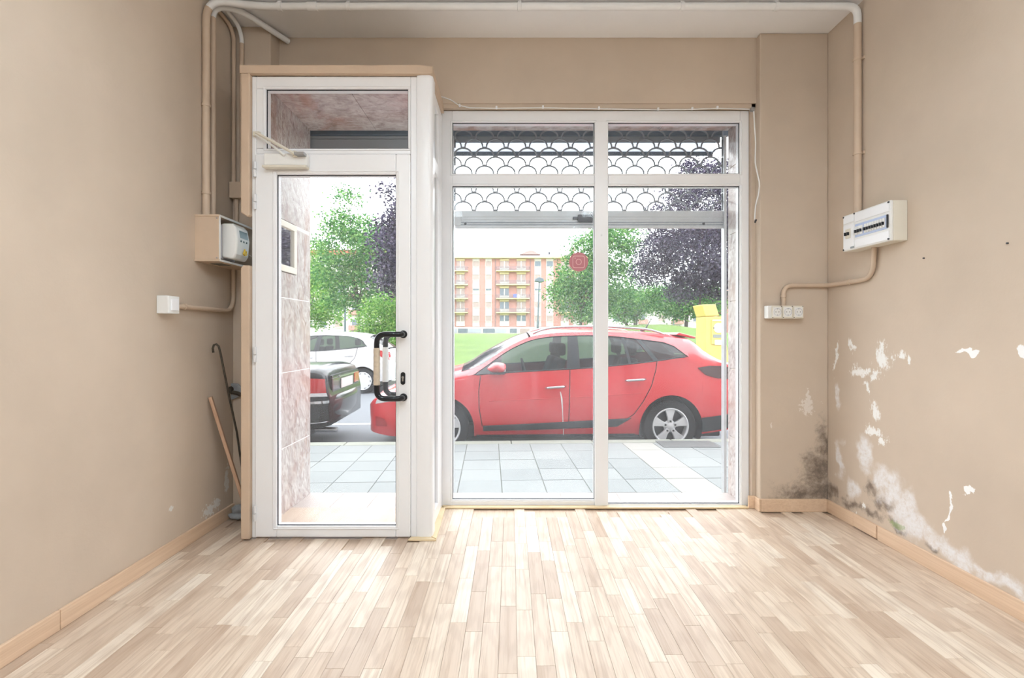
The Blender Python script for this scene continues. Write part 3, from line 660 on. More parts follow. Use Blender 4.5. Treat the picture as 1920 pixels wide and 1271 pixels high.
# sockets + conduit
sx0, sx1 = W(1438, 585, 3.2).x, W(1504, 585, 3.2).x
so_ = thing('socket_strip', 'white triple surface socket box on the corner pier', 'socket', ((sx0+sx1)/2, 3.24, W(1470, 585, 3.2).z))
hw_ = (sx1-sx0)/2
bx('back_box', 'white_plastic', so_, -hw_, hw_, -.05, 0, -.041, .041, .006)
for i in range(3):
    xc = -hw_+.022+(2*hw_-.022)*(i+.5)/3; w_ = (2*hw_-.022)/3
    s_ = bx('socket', 'cream_plastic', so_, xc-w_/2+.001, xc+w_/2-.001, -.058, -.048, -.04, .04, .002)
    bx('insert', 'white_plastic', s_, xc-w_/2+.008, xc+w_/2-.008, -.061, -.057, -.031, .031, .003)
    MB().lathe([(.0215, -.001), (.0235, -.003), (.0235, .002)], (xc, -.061, 0), 'y', 24).build('well_rim', 'meter_grey', s_, smooth=True)
    for dx in (-.0095, .0095): MB().lathe([(0, -.0008), (.0028, -.0008), (.0028, .001)], (xc+dx, -.0612, 0), 'y', 8).build('pin_hole', 'black_plastic', s_)
    for dz in (-.019, .019): bx('earth_clip', 'steel', s_, xc-.003, xc+.003, -.0625, -.060, dz-.002, dz+.002)
    for dx, dz in ((w_/2-.006, .035), (-w_/2+.006, -.035)): MB().lathe([(0, -.001), (.003, -.001), (.003, .001)], (xc+dx, -.058, dz), 'y', 8).build('screw', 'dark_steel', s_)
yq = 3.222; zc_ = CAMZ+(CY-535)*yq/F
pts = fillet([(W(1469, 560, yq).x, yq, so_.location.z+.04), (W(1469, 560, yq).x, yq, zc_), (XR-.035, yq, zc_), (XR-.018, yq-.03, zc_), (XR-.018, 2.82, zc_+.0), (XR-.02, 2.80, 1.632)], .09, 7)
bicolour('conduit', pts, .0135, None, 'beige conduit curving from the breaker panel around the corner to the sockets', clips=[((W(1469, 560, yq).x, yq, zc_-.07), 'z'), ((XR-.018, 3.0, zc_), 'y')])
# cable over the window with its clips and the hanging pull cord
cab = thing('cable', 'thin white cable clipped along the top of the shop window', 'cable')
cpx = [(827, 181), (845, 187), (860, 197), (880, 202), (930, 203), (1018, 202), (1123, 204), (1234, 206), (1298, 205), (1345, 203), (1412, 205)]
pts = []
for (a, b), (c, d_) in zip(cpx, cpx[1:]):
    for k in range(5): pts.append(W(a+(c-a)*k/5, b+(d_-b)*k/5, 3.284))
pts.append(W(*cpx[-1], 3.284)); MB().tube(pts, .0035, 6).build('wire', 'white_plastic', cab, smooth='all')
for px, py in ((862, 198), (931, 202), (1018, 201), (1123, 203), (1234, 205), (1298, 204), (1345, 202)):
    q = W(px, py, 3.284); bx('clip', 'pvc', cab, q.x-.006, q.x+.006, 3.276, 3.29, q.z-.008, q.z+.010, .002)
cord = thing('hanging_cord', 'white cord hanging beside the window with a dark plug at its end', 'cord')
hp = [(1413, 205), (1415, 240), (1417, 270), (1416, 300), (1420, 325), (1424, 345), (1422, 365), (1417, 385), (1415, 412)]
f1 = smooth_curve([(y, x) for x, y in hp]); MB().tube([W(f1(y), y, 3.225) for y in range(205, 413, 9)], .0042, 8).build('wire', 'white_plastic', cord, smooth='all')
q = W(1416, 416, 3.225); MB().tube([q+Vector((.006, 0, .014)), q+Vector((-.002, -.004, 0)), q+Vector((-.006, -.012, -.004))], .006, 8).build('plug', 'dark_steel', cord)
q = W(1412, 205, 3.22); bx('hook_plate', 'steel', cord, q.x-.012, q.x+.01, 3.215, 3.24, q.z-.01, q.z+.014, .002)
# nook: hooked rod, lath, old valve, rag
rod = thing('hooked_rod', 'dark iron shutter rod with hooked top leaning in the left corner', 'rod')
pts = [W(400, 661, 2.90), W(399, 653, 2.90), W(401, 647, 2.90), W(405.5, 645, 2.90), W(410, 649, 2.905), W(413, 660, 2.912), W(416, 675, 2.92), W(430, 745, 2.98), W(444, 810, 3.04), W(453, 872, 3.09)]
dv = (pts[-1]-pts[-3]).normalized(); q = pts[-1]; k = q.z/-dv.z; pts.append(q+dv*k*.999+Vector((0, 0, .006)))
MB().tube(pts, .0062, 8).build('shaft', 'rusty', rod, smooth='all'); rod.location = (0, 0, 0)
lath = thing('wooden_lath', 'reddish brown wooden lath leaning on the left wall', 'plank')
a = W(391, 744, 2.905); a.x = XL+.018; b = Vector((-1.545, 2.98, .012)); dv = (b-a); L = dv.length
o = MB().box(-.016, .016, -.009, .009, 0, L).build('board', 'lath_wood', lath, .002); o.location = a; o.rotation_euler = dv.to_track_quat('Z', 'Y').to_euler()
vb = thing('pipe_stub', 'broken grey plaster patch with an old pipe stub on the left pier', 'pipe fitting', (W(437, 733, 3.165).x, 3.168, W(437, 733, 3.165).z))
m = MB(); rr = random.Random(5)
m.prism([((.055+.012*rr.random())*math.cos(2*math.pi*k/12), (.045+.01*rr.random())*math.sin(2*math.pi*k/12)) for k in range(12)], 'y', -.016, .0); m.build('plaster_lump', 'rag', vb, .003)
MB().lathe([(.0, -.03), (.014, -.03), (.020, -.028), (.020, 0)], (-.008, -.012, .012), 'y', 10).build('elbow', 'rusty', vb, smooth=True); MB().tube([(.0, -.022, -.004), (.04, -.024, -.012), (.062, -.024, -.022)], .013, 8).build('stub', 'rusty', vb, smooth=True)
rag = thing('crumpled_rag', 'crumpled grey cloth on the floor in the left corner', 'cloth', (-1.695, 3.11, 0))
def lump(rx, ry, rz, sd, n=10):
    rr = random.Random(sd); m = MB(); rows = []
    for i in range(n+1):
        th = math.pi*i/n; rows.append([])
        for k in range(17):
            ph = 2*math.pi*(k % 16)/16; f = 1+.16*math.sin(3*ph+sd)*math.sin(2*th)+.12*math.sin(5*ph+i*.9)
            rows[-1].append((rx*f*math.sin(th)*math.cos(ph), ry*f*math.sin(th)*math.sin(ph), rz*(1+math.cos(th))))
    m.grid(rows); return m
lump(.055, .045, .022, 2).build('fold', 'rag', rag, smooth='all'); o = lump(.042, .04, .028, 5).build('fold', 'rag', rag, smooth='all'); o.location = (.005, .008, .03)
# unseen ceiling lamps, added behind the viewer to brighten the room
mat('added_lamp_diffuser', (.80, .92, 1, 1), .5, emit=FILL_LAMP)
for i, (lx, ly) in enumerate(((-.75, .6), (1.05, .6), (-.75, -1.3), (1.05, -1.3))):
    t_ = thing('added_tube_light', ['added unseen tube light nearest the door', 'added unseen tube light nearest the peeling wall', 'added unseen tube light at the back left', 'added unseen tube light at the back right'][i], 'added ceiling light', (lx, ly, ZC), 0, 'added lamps behind the viewer')
    for y in (-.5, .5): MB().tube([(0, y, 0), (0, y, -.30)], .004, 6).build('hanger', 'steel', t_); bx('end_cap', 'white_plastic', t_, -.11, .11, y*1.24-.02, y*1.24+.02, -.39, -.29, .01)
    bx('spine', 'white_plastic', t_, -.02, .02, -.62, .62, -.31, -.29); bx('diffuser', 'added_lamp_diffuser', t_, -.10, .10, -.6, .6, -.38, -.31, .02)
# ------------------------------------------------------------------ street
YAW = math.radians(2.4)
st_m = Matrix.Translation((0, 5.59, 0)) @ Matrix.Rotation(YAW, 4, 'Z')
ZS, ZR = -.045, -.27
pv = sroot('floor_pavement', 'grey speckled concrete slab pavement', 'pavement', (0, 5.59, 0)); pv.rotation_euler = (0, 0, YAW)
SL = .337
bx('bed', 'paving_base', pv, -7, 9, -2.05, -.16, -.30, ZS-.006)
slab = None; light_cols = {4}
rr = random.Random(11); nsl = 0
far = MB()
for i in range(-18, 24):
    for j in range(6):
        xa = .195+(i-1)*SL; yb = -.165-j*SL; ya = yb-SL
        if ya < -2.02: ya = -2.02
        lm = 'paving_light' if i == 4 else 'paving'
        dp = 5.59+(ya+yb)/2
        if abs(xa)/dp > .75: far.box(xa+.003, xa+SL-.003, ya+.003, yb-.003, ZS-.03, ZS); continue
        key = (lm, j == 5)
        g = .003
        if key not in proto:
            mm_ = MB().box(-SL/2+g, SL/2-g, -(yb-ya)/2+g, (yb-ya)/2-g, -.03, 0); o = mm_.build('slab', lm, pv, .003); proto[key] = o
        else: o = inst(proto[key], pv)
        o.location = (xa+SL/2, (ya+yb)/2, ZS+rr.uniform(-.0015, .0015))
fo = far.build('slab_field', 'paving', pv); fo['kind'] = 'stuff'
kb = sroot('trim_kerb', 'pale stone kerb along the pavement', 'kerb', (0, 5.59, 0)); kb.rotation_euler = (0, 0, YAW)
for i in range(-8, 10): bx('kerb_stone', 'kerb', kb, i*.9+.003, i*.9+.897, -.16, 0, ZR-.1, ZS+.002, .012)
cov = tag(bx('utility_cover', 'cover_plate', None, 0, 1, 0, 1, 0, 1), 'dark rectangular utility cover set in the pavement near the kerb', 'cover')
cov.data = MB().box(1.60, 2.20, 5.25, 5.56, ZS+.0015, ZS+.006).build('tmp', 'cover_plate').data
bpy.data.objects.remove(bpy.data.objects['tmp'])
rd = struct(bx('floor_road', 'asphalt', None, -40, 40, -0, 8.3, ZR-.2, ZR), 'grey asphalt road', 'road'); rd.location = (0, 5.59, 0); rd.rotation_euler = (0, 0, YAW)
ln = struct(bx('trim_lane_line', 'road_paint', None, -12, 12, 2.28, 2.42, ZR+.001, ZR+.004), 'white painted parking line on the asphalt', 'road marking'); ln.location = (0, 5.59, 0); ln.rotation_euler = (0, 0, YAW)
kf = struct(bx('trim_far_kerb', 'kerb', None, -40, 40, 8.3, 8.5, ZR-.1, ZR+.13, .02), 'stone kerb on the far side of the road', 'kerb'); kf.location = (0, 5.59, 0); kf.rotation_euler = (0, 0, YAW)
def sst(a, b, x):
    x = max(0, min(1, (x-a)/(b-a))); return x*x*(3-2*x)
def gz(x, y):
    z = -.14+1.24*sst(14, 42, y)
    z += .95*math.exp(-((x-9.4)/5.0)**2-((y-32)/8)**2)+.12*math.exp(-((x+3)/6)**2-((y-30)/9)**2)
    return z+.03*math.sin(x*1.7)*math.sin(y*1.3)*sst(15, 20, y)
rows = []; ys_ = [14.0+.0*k for k in range(1)]+[14.3+k*.9 for k in range(40)]+[52, 60, 75, 95, 130, 180]
for y in ys_: rows.append([(x*1.0, y, gz(x, y)) for x in [-90, -60, -45, -35]+[-30+k*1.0 for k in range(61)]+[35, 45, 60, 90]])
struct(MB().grid(rows).build('floor_lawn', 'grass', None, smooth='all'), 'green grass bank rising beyond the road', 'lawn')

# ------------------------------------------------------------------ cars
def paint(name, c, rough=.3, dust=.25, coat=.8):
    t = NT(name); p = t.n('ShaderNodeTexCoord').outputs['Object']
    n = t.noise(p, 60, 4, .7); n2 = t.noise(p, 3, 4)
    d = t.math('MULTIPLY', t.smooth(n2, .3, .8), dust)
    t.color(t.mix(d, c, ex(190, 165, 160))); t.b.inputs['Roughness'].default_value = rough; t.b.inputs['Coat Weight'].default_value = coat; t.b.inputs['Specular IOR Level'].default_value = .5 if coat > .5 else .2; t.b.inputs['Coat Roughness'].default_value = .06; M[name] = t.m
paint('red_paint', ex(240, 30, 46), .3, .06); paint('white_paint', ex(228, 228, 230), .3, .1); paint('black_paint', ex(22, 28, 34), .22, .02, .4)
mat('car_trim', ex(44, 48, 54), .55, var=.1, vscale=40); mat('tyre', ex(40, 42, 46), .85, var=.15, vscale=60); mat('rim_silver', ex(240, 242, 246), .35, .15)
mat('car_inside', ex(52, 56, 60), .8); mat('seam', ex(30, 18, 20), .7); mat('lamp_red', ex(190, 24, 34), .15, coat=.8); mat('lamp_smoke', ex(70, 24, 32), .12, coat=.8); mat('lamp_clear', ex(225, 225, 228), .1); mat('chrome', ex(220, 222, 226), .15, .9); mat('plate_white', ex(240, 240, 240), .4)
def make_car(name, label, sp):
    root = thing(name, label, 'car'); L, HW = sp['L'], sp['HW']
    zs, ze, zt, we, tp = (smooth_curve(sp[k]) for k in ('belt', 'edge', 'top', 'we', 'taper')); z_low = lerp_curve(sp['low'])
    prof = smooth_curve(sp.get('prof', [(.15, .90), (.30, .965), (.55, 1.0), (.75, .995), (.95, .965), (1.2, .94)]))
    R, WR, wz = sp['R'], sp['WR'], sp['WR']
    def z0(s):
        for wc in sp['wheels']:
            if abs(s-wc) < R-.0005: return max(z_low(s), wz+math.sqrt(max(0, R*R-(s-wc)**2)))
        return z_low(s)
    def side(s, z, off=0):
        b = zs(s); e = max(ze(s), b+.001)
        if z <= b: y = HW*tp(s)*prof(z)
        else:
            yb = HW*tp(s)*prof(b); k = min(1, (z-b)/(e-b)); y = yb+(we(s)*tp(s)-yb)*k+.03*k*(1-k)*4*min(1, (e-b)/.3)
        return y+off
    S = set(round(L*k/56, 4) for k in range(57)) | {.02, .05, .09, L-.02, L-.05, L-.09} | set(sp['gh'])
    for wc in sp['wheels']:
        S |= {wc-R, wc+R, wc-R+.001, wc+R-.001}; S |= {wc-R*math.cos(math.pi*k/18) for k in range(1, 18)}
    S = sorted(x for x in S if 0 <= x <= L)
    ga, gb = sp['gh'][0], sp['gh'][1]; wa, wb2 = sp['screen']; ra, rb = sp['rear']
    NB, NG, NT_ = 9, 4, 6
    m = MB(); cols = []
    for s in S:
        a, b, e, t_ = z0(s), zs(s), max(ze(s), zs(s)+.001), zt(s); a = min(a, b-.01); h = []
        for k in range(NB): z = a+(b-a)*k/(NB-1); h.append((side(s, z), z))
        for k in range(1, NG): z = b+(e-b)*k/(NG-1); h.append((side(s, z), z))
        y_e = h[-1][0]
        for k in range(1, NT_): u = k/(NT_-1); h.append((y_e*(1-u), e+(t_-e)*(1-(1-u)**2)))
        cols.append(h)
    n = len(cols[0]); vs = []; fs = []
    for sgn in (-1, 1):
        base = len(vs)
        for s, h in zip(S, cols): vs += [(s, sgn*y, z) for y, z in h]
        for i in range(len(S)-1):
            sm_ = (S[i]+S[i+1])/2
            for k in range(n-1):
                if NB-1 <= k < NB-1+NG-1 and ga <= sm_ <= gb: continue
                if k >= NB-1+NG-1 and (wa <= sm_ <= wb2 or ra <= sm_ <= rb): continue
                fs.append((base+i*n+k, base+i*n+k+1, base+(i+1)*n+k+1, base+(i+1)*n+k))
    nn = len(S)*n
    for i in (0, len(S)-1): fs.append(tuple(i*n+k for k in range(n))+tuple(nn+i*n+k for k in range(n-2, -1, -1)))
    m.add(vs, fs); body = m.build('body', sp['paint'], root, smooth='all')
    body.data.set_sharp_from_angle(angle=math.radians(55))
    bmx = bmesh.new(); bmx.from_mesh(body.data); bmesh.ops.remove_doubles(bmx, verts=bmx.verts, dist=.0004); bmx.to_mesh(body.data); bmx.free()
    def patch(nm, lowc, highc, mt, off=.003, sides=(-1, 1), nu=18, nv=6, par=None, solid=0):
        def samp(c, u):
            d = [0]
            for (a, b), (c_, d_) in zip(c, c[1:]): d.append(d[-1]+math.hypot(c_-a, d_-b))
            x = u*d[-1]
            for i in range(len(c)-1):
                if x <= d[i+1]+1e-9:
                    k = (x-d[i])/max(1e-9, d[i+1]-d[i]); return c[i][0]+(c[i+1][0]-c[i][0])*k, c[i][1]+(c[i+1][1]-c[i][1])*k
            return c[-1]
        o = None
        for sg in sides:
            rows = []
            for j in range(nv+1):
                v = j/nv; row = []
                for i in range(nu+1):
                    a = samp(lowc, i/nu); b = samp(highc, i/nu); s, z = a[0]+(b[0]-a[0])*v, a[1]+(b[1]-a[1])*v
                    row.append((s, sg*side(s, z, off), z))
                rows.append(row)
            o = MB().grid(rows).build(nm, mt, par or root, smooth='all', solid=solid)
        return o
    def seam(pts, r=.005, mt='seam', nm='door_seam', sides=(-1, 1)):
        for sg in sides:
            q = []
            for (a, b), (c, d_) in zip(pts, pts[1:]):
                for k in range(6): q.append((a+(c-a)*k/6, b+(d_-b)*k/6))
            q.append(pts[-1]); MB().tube([(s, sg*side(s, z, .0005), z) for s, z in q], r, 5).build(nm, mt, root, smooth='all')
    def top_patch(nm, a, b, mt, off=.002, inset=.04):
        rows = []
        for i in range(13):
            s = a+(b-a)*i/12; e = max(ze(s), zs(s)+.001); y_e = side(s, e)
            rows.append([(s, y_e*u, e+(zt(s)-e)*(1-abs(u)**2)+off) for u in [-1+k/8 for k in range(17)]])
        MB().grid(rows).build(nm, mt, root, smooth='all')
    top_patch('windscreen', wa, wb2, 'car_glass'); top_patch('rear_window', ra, rb, sp.get('rear_glass', 'car_glass_dark'))
    # greenhouse side: strip above the glass, then panes and pillars
    wt = sp['wtop']; tops = smooth_curve(wt)
    ss = [ga+(gb-ga)*k/40 for k in range(41)]
    patch('window_surround', [(s, min(tops(s), ze(s)-.002)) if tops(s) > zs(s) else (s, zs(s)) for s in ss], [(s, ze(s)) for s in ss], sp['paint'], 0, nu=60, nv=3)
    edges = sp['panes']       # list of (bottom s, top s, kind)
    for (b0, t0, kd), (b1, t1, _) in zip(edges, edges[1:]):
        lo = [(b0+(b1-b0)*k/12, zs(b0+(b1-b0)*k/12)) for k in range(13)]
        hi = [(t0+(t1-t0)*k/12, max(tops(t0+(t1-t0)*k/12), zs(t0+(t1-t0)*k/12))) for k in range(13)]
        if kd == 'glass': patch('side_window', lo, hi, 'car_glass', -.004)
        else: patch('pillar', lo, hi, {'black': 'car_trim', 'paint': sp['paint']}[kd], .001)
    seal = [(s, zs(s)) for s in [edges[0][0]+(edges[-1][0]-edges[0][0])*k/20 for k in range(21)]]
    seam(seal, .007, 'car_trim', 'window_seal'); seam([(s, max(tops(s), zs(s))) for s in [edges[0][1]+(edges[-1][1]-edges[0][1])*k/24 for k in range(25)]], .006, 'car_trim', 'window_seal')
    # underbody, arch liners, cabin
    m = MB(); m.box(.35, L-.3, -HW*.82, HW*.82, .17, .34); m.build('underbody', 'car_trim', root, .02)
    for wc in sp['wheels']:
        for sg in (-1, 1):
            rows = [[(wc+R*math.cos(a), sg*y, wz+R*math.sin(a)) for a in [math.pi*k/16-.25+.5*0 for k in range(-1, 20)]] for y in (HW*prof(.6)*tp(wc)-.012, HW-.34)]
            mm_ = MB().grid(rows); q = len(rows[0]); mm_.add([(wc, sg*(HW-.34), wz)]+rows[1], [(0, k, k+1) for k in range(1, q)]); mm_.build('arch_liner', 'car_trim', root, smooth='all')
            w_ = MB(); r_, hwid = WR, .10; cy = sg*(HW-.035-hwid)
            w_.lathe([(r_*.67, -hwid), (r_*.90, -hwid*1.02), (r_*.975, -hwid*.85), (r_, -hwid*.5), (r_, hwid*.5), (r_*.975, hwid*.85), (r_*.90, hwid*1.02), (r_*.67, hwid)], (wc, cy, wz), 'y', 36)
            wh = w_.build('wheel', 'tyre', root, smooth=True); rr_ = r_*.675; fy = cy+sg*hwid
            MB().lathe([(rr_*1.03, sg*.0), (rr_*.98, sg*.006), (rr_*.93, -sg*.004), (rr_*.90, -sg*.12)], (wc, fy, wz), 'y', 36).build('rim', 'rim_silver', wh, smooth=True)
            MB().lathe([(0, -sg*.09), (rr_*.95, -sg*.09)], (wc, fy, wz), 'y', 24).build('brake_disc', 'dark_steel', wh)
            if sp['wheel'] == 'alloy':
                for k in range(5):
                    a = math.pi/2+2*math.pi*k/5; u = (math.cos(a), math.sin(a)); v = (-u[1], u[0]); poly = [(.035, .024), (.10, .030), (rr_*.97, .062), (rr_*.97, -.062), (.10, -.030), (.035, -.024)]
                    pq = [(wc+u[0]*r+v[0]*t_, wz+u[1]*r+v[1]*t_) for r, t_ in poly]; y_ = fy-sg*.012
                    n6 = 6; V = [(x, y_+(sg*.004 if 0 < i_ < 5 else 0), z) for i_, (x, z) in enumerate(pq)]+[(x, y_-sg*.035, z) for x, z in pq]
                    MB().add(V, [tuple(range(6)), tuple(range(11, 5, -1))]+[(i_, (i_+1) % 6, 6+(i_+1) % 6, 6+i_) for i_ in range(6)]).build('spoke', 'rim_silver', wh, .004)
                    a2 = a+math.pi/5; MB().lathe([(0, sg*.004), (.012, sg*.004), (.012, -sg*.03)], (wc+.062*math.cos(a), fy-sg*.006, wz+.062*math.sin(a)), 'y', 8).build('wheel_nut', 'dark_steel', wh)
                MB().lathe([(0, sg*.002), (.032, -.0), (.05, -sg*.012), (.075, -sg*.03)], (wc, fy-sg*.006, wz), 'y', 20).build('hub_cap', 'rim_silver', wh, smooth=True)
            else:
                MB().lathe([(0, sg*.006), (.05, sg*.004), (.09, -sg*.006), (rr_*.80, sg*.004), (rr_*.98, -sg*.004)], (wc, fy, wz), 'y', 30).build('hub_cover', 'rim_silver', wh, smooth=True)
                for k in range(10):
                    a = 2*math.pi*k/10; MB().box(-.02, .02, -.002, .002, -.008, .008).build('cover_slot', 'car_trim', wh, loc=(wc+rr_*.86*math.cos(a), fy+sg*.003, wz+rr_*.86*math.sin(a))).rotation_euler = (0, -a-math.pi/2, 0)
    cab_ = MB(); cab_.box(ga+.25, gb-.1, -HW*.80, HW*.80, .36, .56).box(wa+.05, wa+.42, -HW*.80, HW*.80, .56, zs(wa+.3)-.02); cab_.build('cabin', 'car_inside', root, .03)
    for s_, w_ in sp['seats']:
        for y_ in w_:
            q = MB().box(s_-.28, s_+.24, y_-.24, y_+.24, .55, .72); q.prism([(s_+.16, .60), (s_+.30, .60), (s_+.46, 1.10), (s_+.36, 1.12)], 'y', y_-.23, y_+.23); o = q.build('seat', 'car_inside', root, .04)
            MB().box(s_+.36, s_+.46, y_-.13, y_+.13, 1.14, 1.30).build('headrest', 'car_inside', o, .035)
    pts = [(wa+.78-.10*math.sin(a)*.4, -.36+.18*math.cos(a), .92+.18*math.sin(a)) for a in [2*math.pi*k/20 for k in range(21)]]
    MB().tube(pts, .014, 6, False).build('steering_wheel', 'car_inside', root, smooth='all')
    return root, side, patch, seam, (zs, ze, zt)
# red estate car
RS = dict(L=4.56, HW=.90, R=.375, WR=.316, wheels=(.90, 3.60), paint='red_paint', wheel='alloy', gh=(1.20, 3.83), screen=(1.12, 1.93), rear=(3.95, 4.22),
    low=[(0, .24), (.3, .21), (.5, .20), (1.3, .22), (3.2, .22), (4.0, .22), (4.3, .26), (4.56, .32)],
    belt=[(0, .56), (.10, .64), (.35, .72), (.8, .84), (1.2, .925), (1.5, .952), (2.7, 1.02), (2.9, 1.037), (3.45, 1.095), (3.8, 1.14), (4.1, 1.09), (4.35, 1.04), (4.56, .86)],
    edge=[(0, .575), (.10, .665), (.35, .765), (.8, .90), (1.12, .965), (1.30, 1.02), (1.74, 1.285), (2.02, 1.395), (2.35, 1.432), (2.75, 1.44), (3.3, 1.415), (3.65, 1.375), (3.90, 1.345), (4.10, 1.19), (4.25, 1.10), (4.45, 1.03), (4.56, .87)],
    top=[(0, .60), (.10, .70), (.35, .81), (.8, .945), (1.12, 1.02), (1.45, 1.215), (1.93, 1.43), (2.3, 1.475), (2.8, 1.482), (3.4, 1.455), (3.90, 1.405), (3.95, 1.39), (4.22, 1.13), (4.45, 1.06), (4.56, .88)],
    we=[(0, .78), (.8, .80), (1.12, .77), (1.5, .70), (2.0, .63), (3.0, .62), (3.7, .60), (4.0, .66), (4.3, .76), (4.56, .8)],
    taper=[(0, .60), (.04, .70), (.12, .80), (.3, .91), (.6, .975), (.95, 1.0), (3.6, 1.0), (4.1, .975), (4.35, .93), (4.5, .86), (4.56, .80)],
    wtop=[(1.20, .90), (1.30, .955), (1.74, 1.245), (2.02, 1.352), (2.28, 1.385), (2.70, 1.395), (3.0, 1.38), (3.27, 1.348), (3.59, 1.305), (3.73, 1.235), (3.79, 1.165), (3.83, 1.13)],
    panes=[(1.30, 1.30, 'black'), (1.47, 1.47, 'glass'), (2.36, 2.40, 'black'), (2.52, 2.52, 'glass'), (3.10, 3.05, 'black'), (3.13, 3.09, 'glass'), (3.40, 3.23, 'black'), (3.46, 3.29, 'glass'), (3.785, 3.79, 'black')],
    seats=[(1.95, (-.37, .37)), (2.85, (-.37, .37))])
red, side, patch, seam, crv = make_car('estate_car', 'red estate car with silver roof rails parked outside the window', RS)
rz_ = math.radians(2.4); red.rotation_euler = (0, 0, rz_); red.location = (-1.74, 5.79+.9-.035, ZR)
seam([(1.35, .925), (1.33, .75), (1.335, .55), (1.37, .34)]); seam([(2.40, .995), (2.39, .7), (2.38, .34)]); seam([(3.44, 1.09), (3.42, .98), (3.36, .80), (3.26, .62), (3.15, .47), (3.05, .40)])
patch('side_moulding', [(1.38, .285), (2.0, .295), (2.95, .325)], [(1.38, .345), (2.0, .37), (3.12, .425)], 'car_trim', .012, solid=.012)
patch('dark_sill_strip', [(1.30, .20), (3.18, .20)], [(1.30, .235), (3.18, .235)], 'car_trim', .004)  # dark trim strip along the foot of the sill
patch('rear_bumper_insert', [(3.99, .24), (4.3, .28), (4.54, .34)], [(3.965, .42), (4.25, .45), (4.54, .50)], 'car_trim', .006)
patch('tail_lamp', [(3.93, 1.005), (4.02, .925), (4.16, .885), (4.45, .865)], [(3.93, 1.012), (4.08, 1.035), (4.25, 1.03), (4.46, .98)], 'lamp_smoke', .008)
patch('headlamp', [(.10, .585), (.35, .64), (.72, .79)], [(.12, .635), (.35, .735), (.74, .82)], 'lamp_clear', .006)
patch('fog_lamp', [(.10, .32), (.26, .33)], [(.10, .44), (.22, .42)], 'lamp_red', .006, nu=6)
seam([(1.45, .635), (2.0, .655), (2.6, .68), (3.25, .72)], .004, 'red_paint', 'body_crease')
for a, b, z in ((2.11, 2.34, .79), (3.05, 3.29, .87)):
    for sg in (-1, 1):
        y = side((a+b)/2, z); MB().tube([(a, sg*(y+.004), z-.006), (a+.03, sg*(y+.028), z-.003), (b-.03, sg*(y+.030), z+.008), (b, sg*(y+.006), z+.010)], [.010, .015, .015, .012], 8).build('door_handle', 'chrome', red, smooth='all')
for sg in (-1, 1):
    pts = [(1.98+(3.62-1.98)*k/20, 0, 0) for k in range(21)]
    MB().tube([(s, sg*(.60-.02*math.sin(k/20*math.pi)), crv[1](s)+.03+.035*math.sin(math.pi*min(1, k/3, (20-k)/3)/2)) for k, (s, _, _) in enumerate(pts)], .014, 8).build('roof_rail', 'chrome', red, smooth='all')
    mo = lump(.10, .115, .062, 1, 10).build('mirror', 'red_paint', red, smooth='all'); mo.location = (1.545, sg*1.0, .965)
    MB().box(-.06, .10, -.02, .02, -.02, .02).build('mirror_foot', 'car_trim', mo, .008, loc=(-.02, -sg*.10, .0)); MB().box(-.085, .085, -.1, .1, -.008, .012).build('mirror_base', 'car_trim', mo, .006)
    MB().box(.045, .095, -.07, .07, .02, .05).build('mirror_indicator', 'lamp_clear', mo, .008)
MB().prism([(3.78, 1.405), (4.02, 1.352), (4.035, 1.375), (3.82, 1.432)], 'y', -.56, .56).build('spoiler', 'red_paint', red, .01)
MB().tube([(3.50, 0, 1.45), (3.56, 0, 1.47), (3.64, 0, 1.60)], [.02, .012, .004], 8).build('aerial', 'black_plastic', red, smooth='all')
MB().tube([(4.16, 0, 1.17), (4.26, -.1, 1.12), (4.28, -.3, 1.11)], .014, 6).build('rear_wiper', 'black_plastic', red, smooth='all')
MB().box(4.55, 4.575, -.26, .26, .60, .71).build('number_plate', 'plate_white', red, .004)
MB().box(-.012, .02, -.26, .26, .36, .47).build('number_plate', 'plate_white', red, .004)
mat('bird_dropping', ex(240, 240, 240), .7)
patch('dropping_streak', [(2.275, .74), (2.287, .66), (2.292, .60), (2.302, .48), (2.306, .40), (2.316, .30), (2.320, .22)], [(2.285, .74), (2.305, .66), (2.308, .60), (2.310, .48), (2.316, .40), (2.324, .30), (2.327, .22)], 'bird_dropping', .014, (-1,), 40, 1)
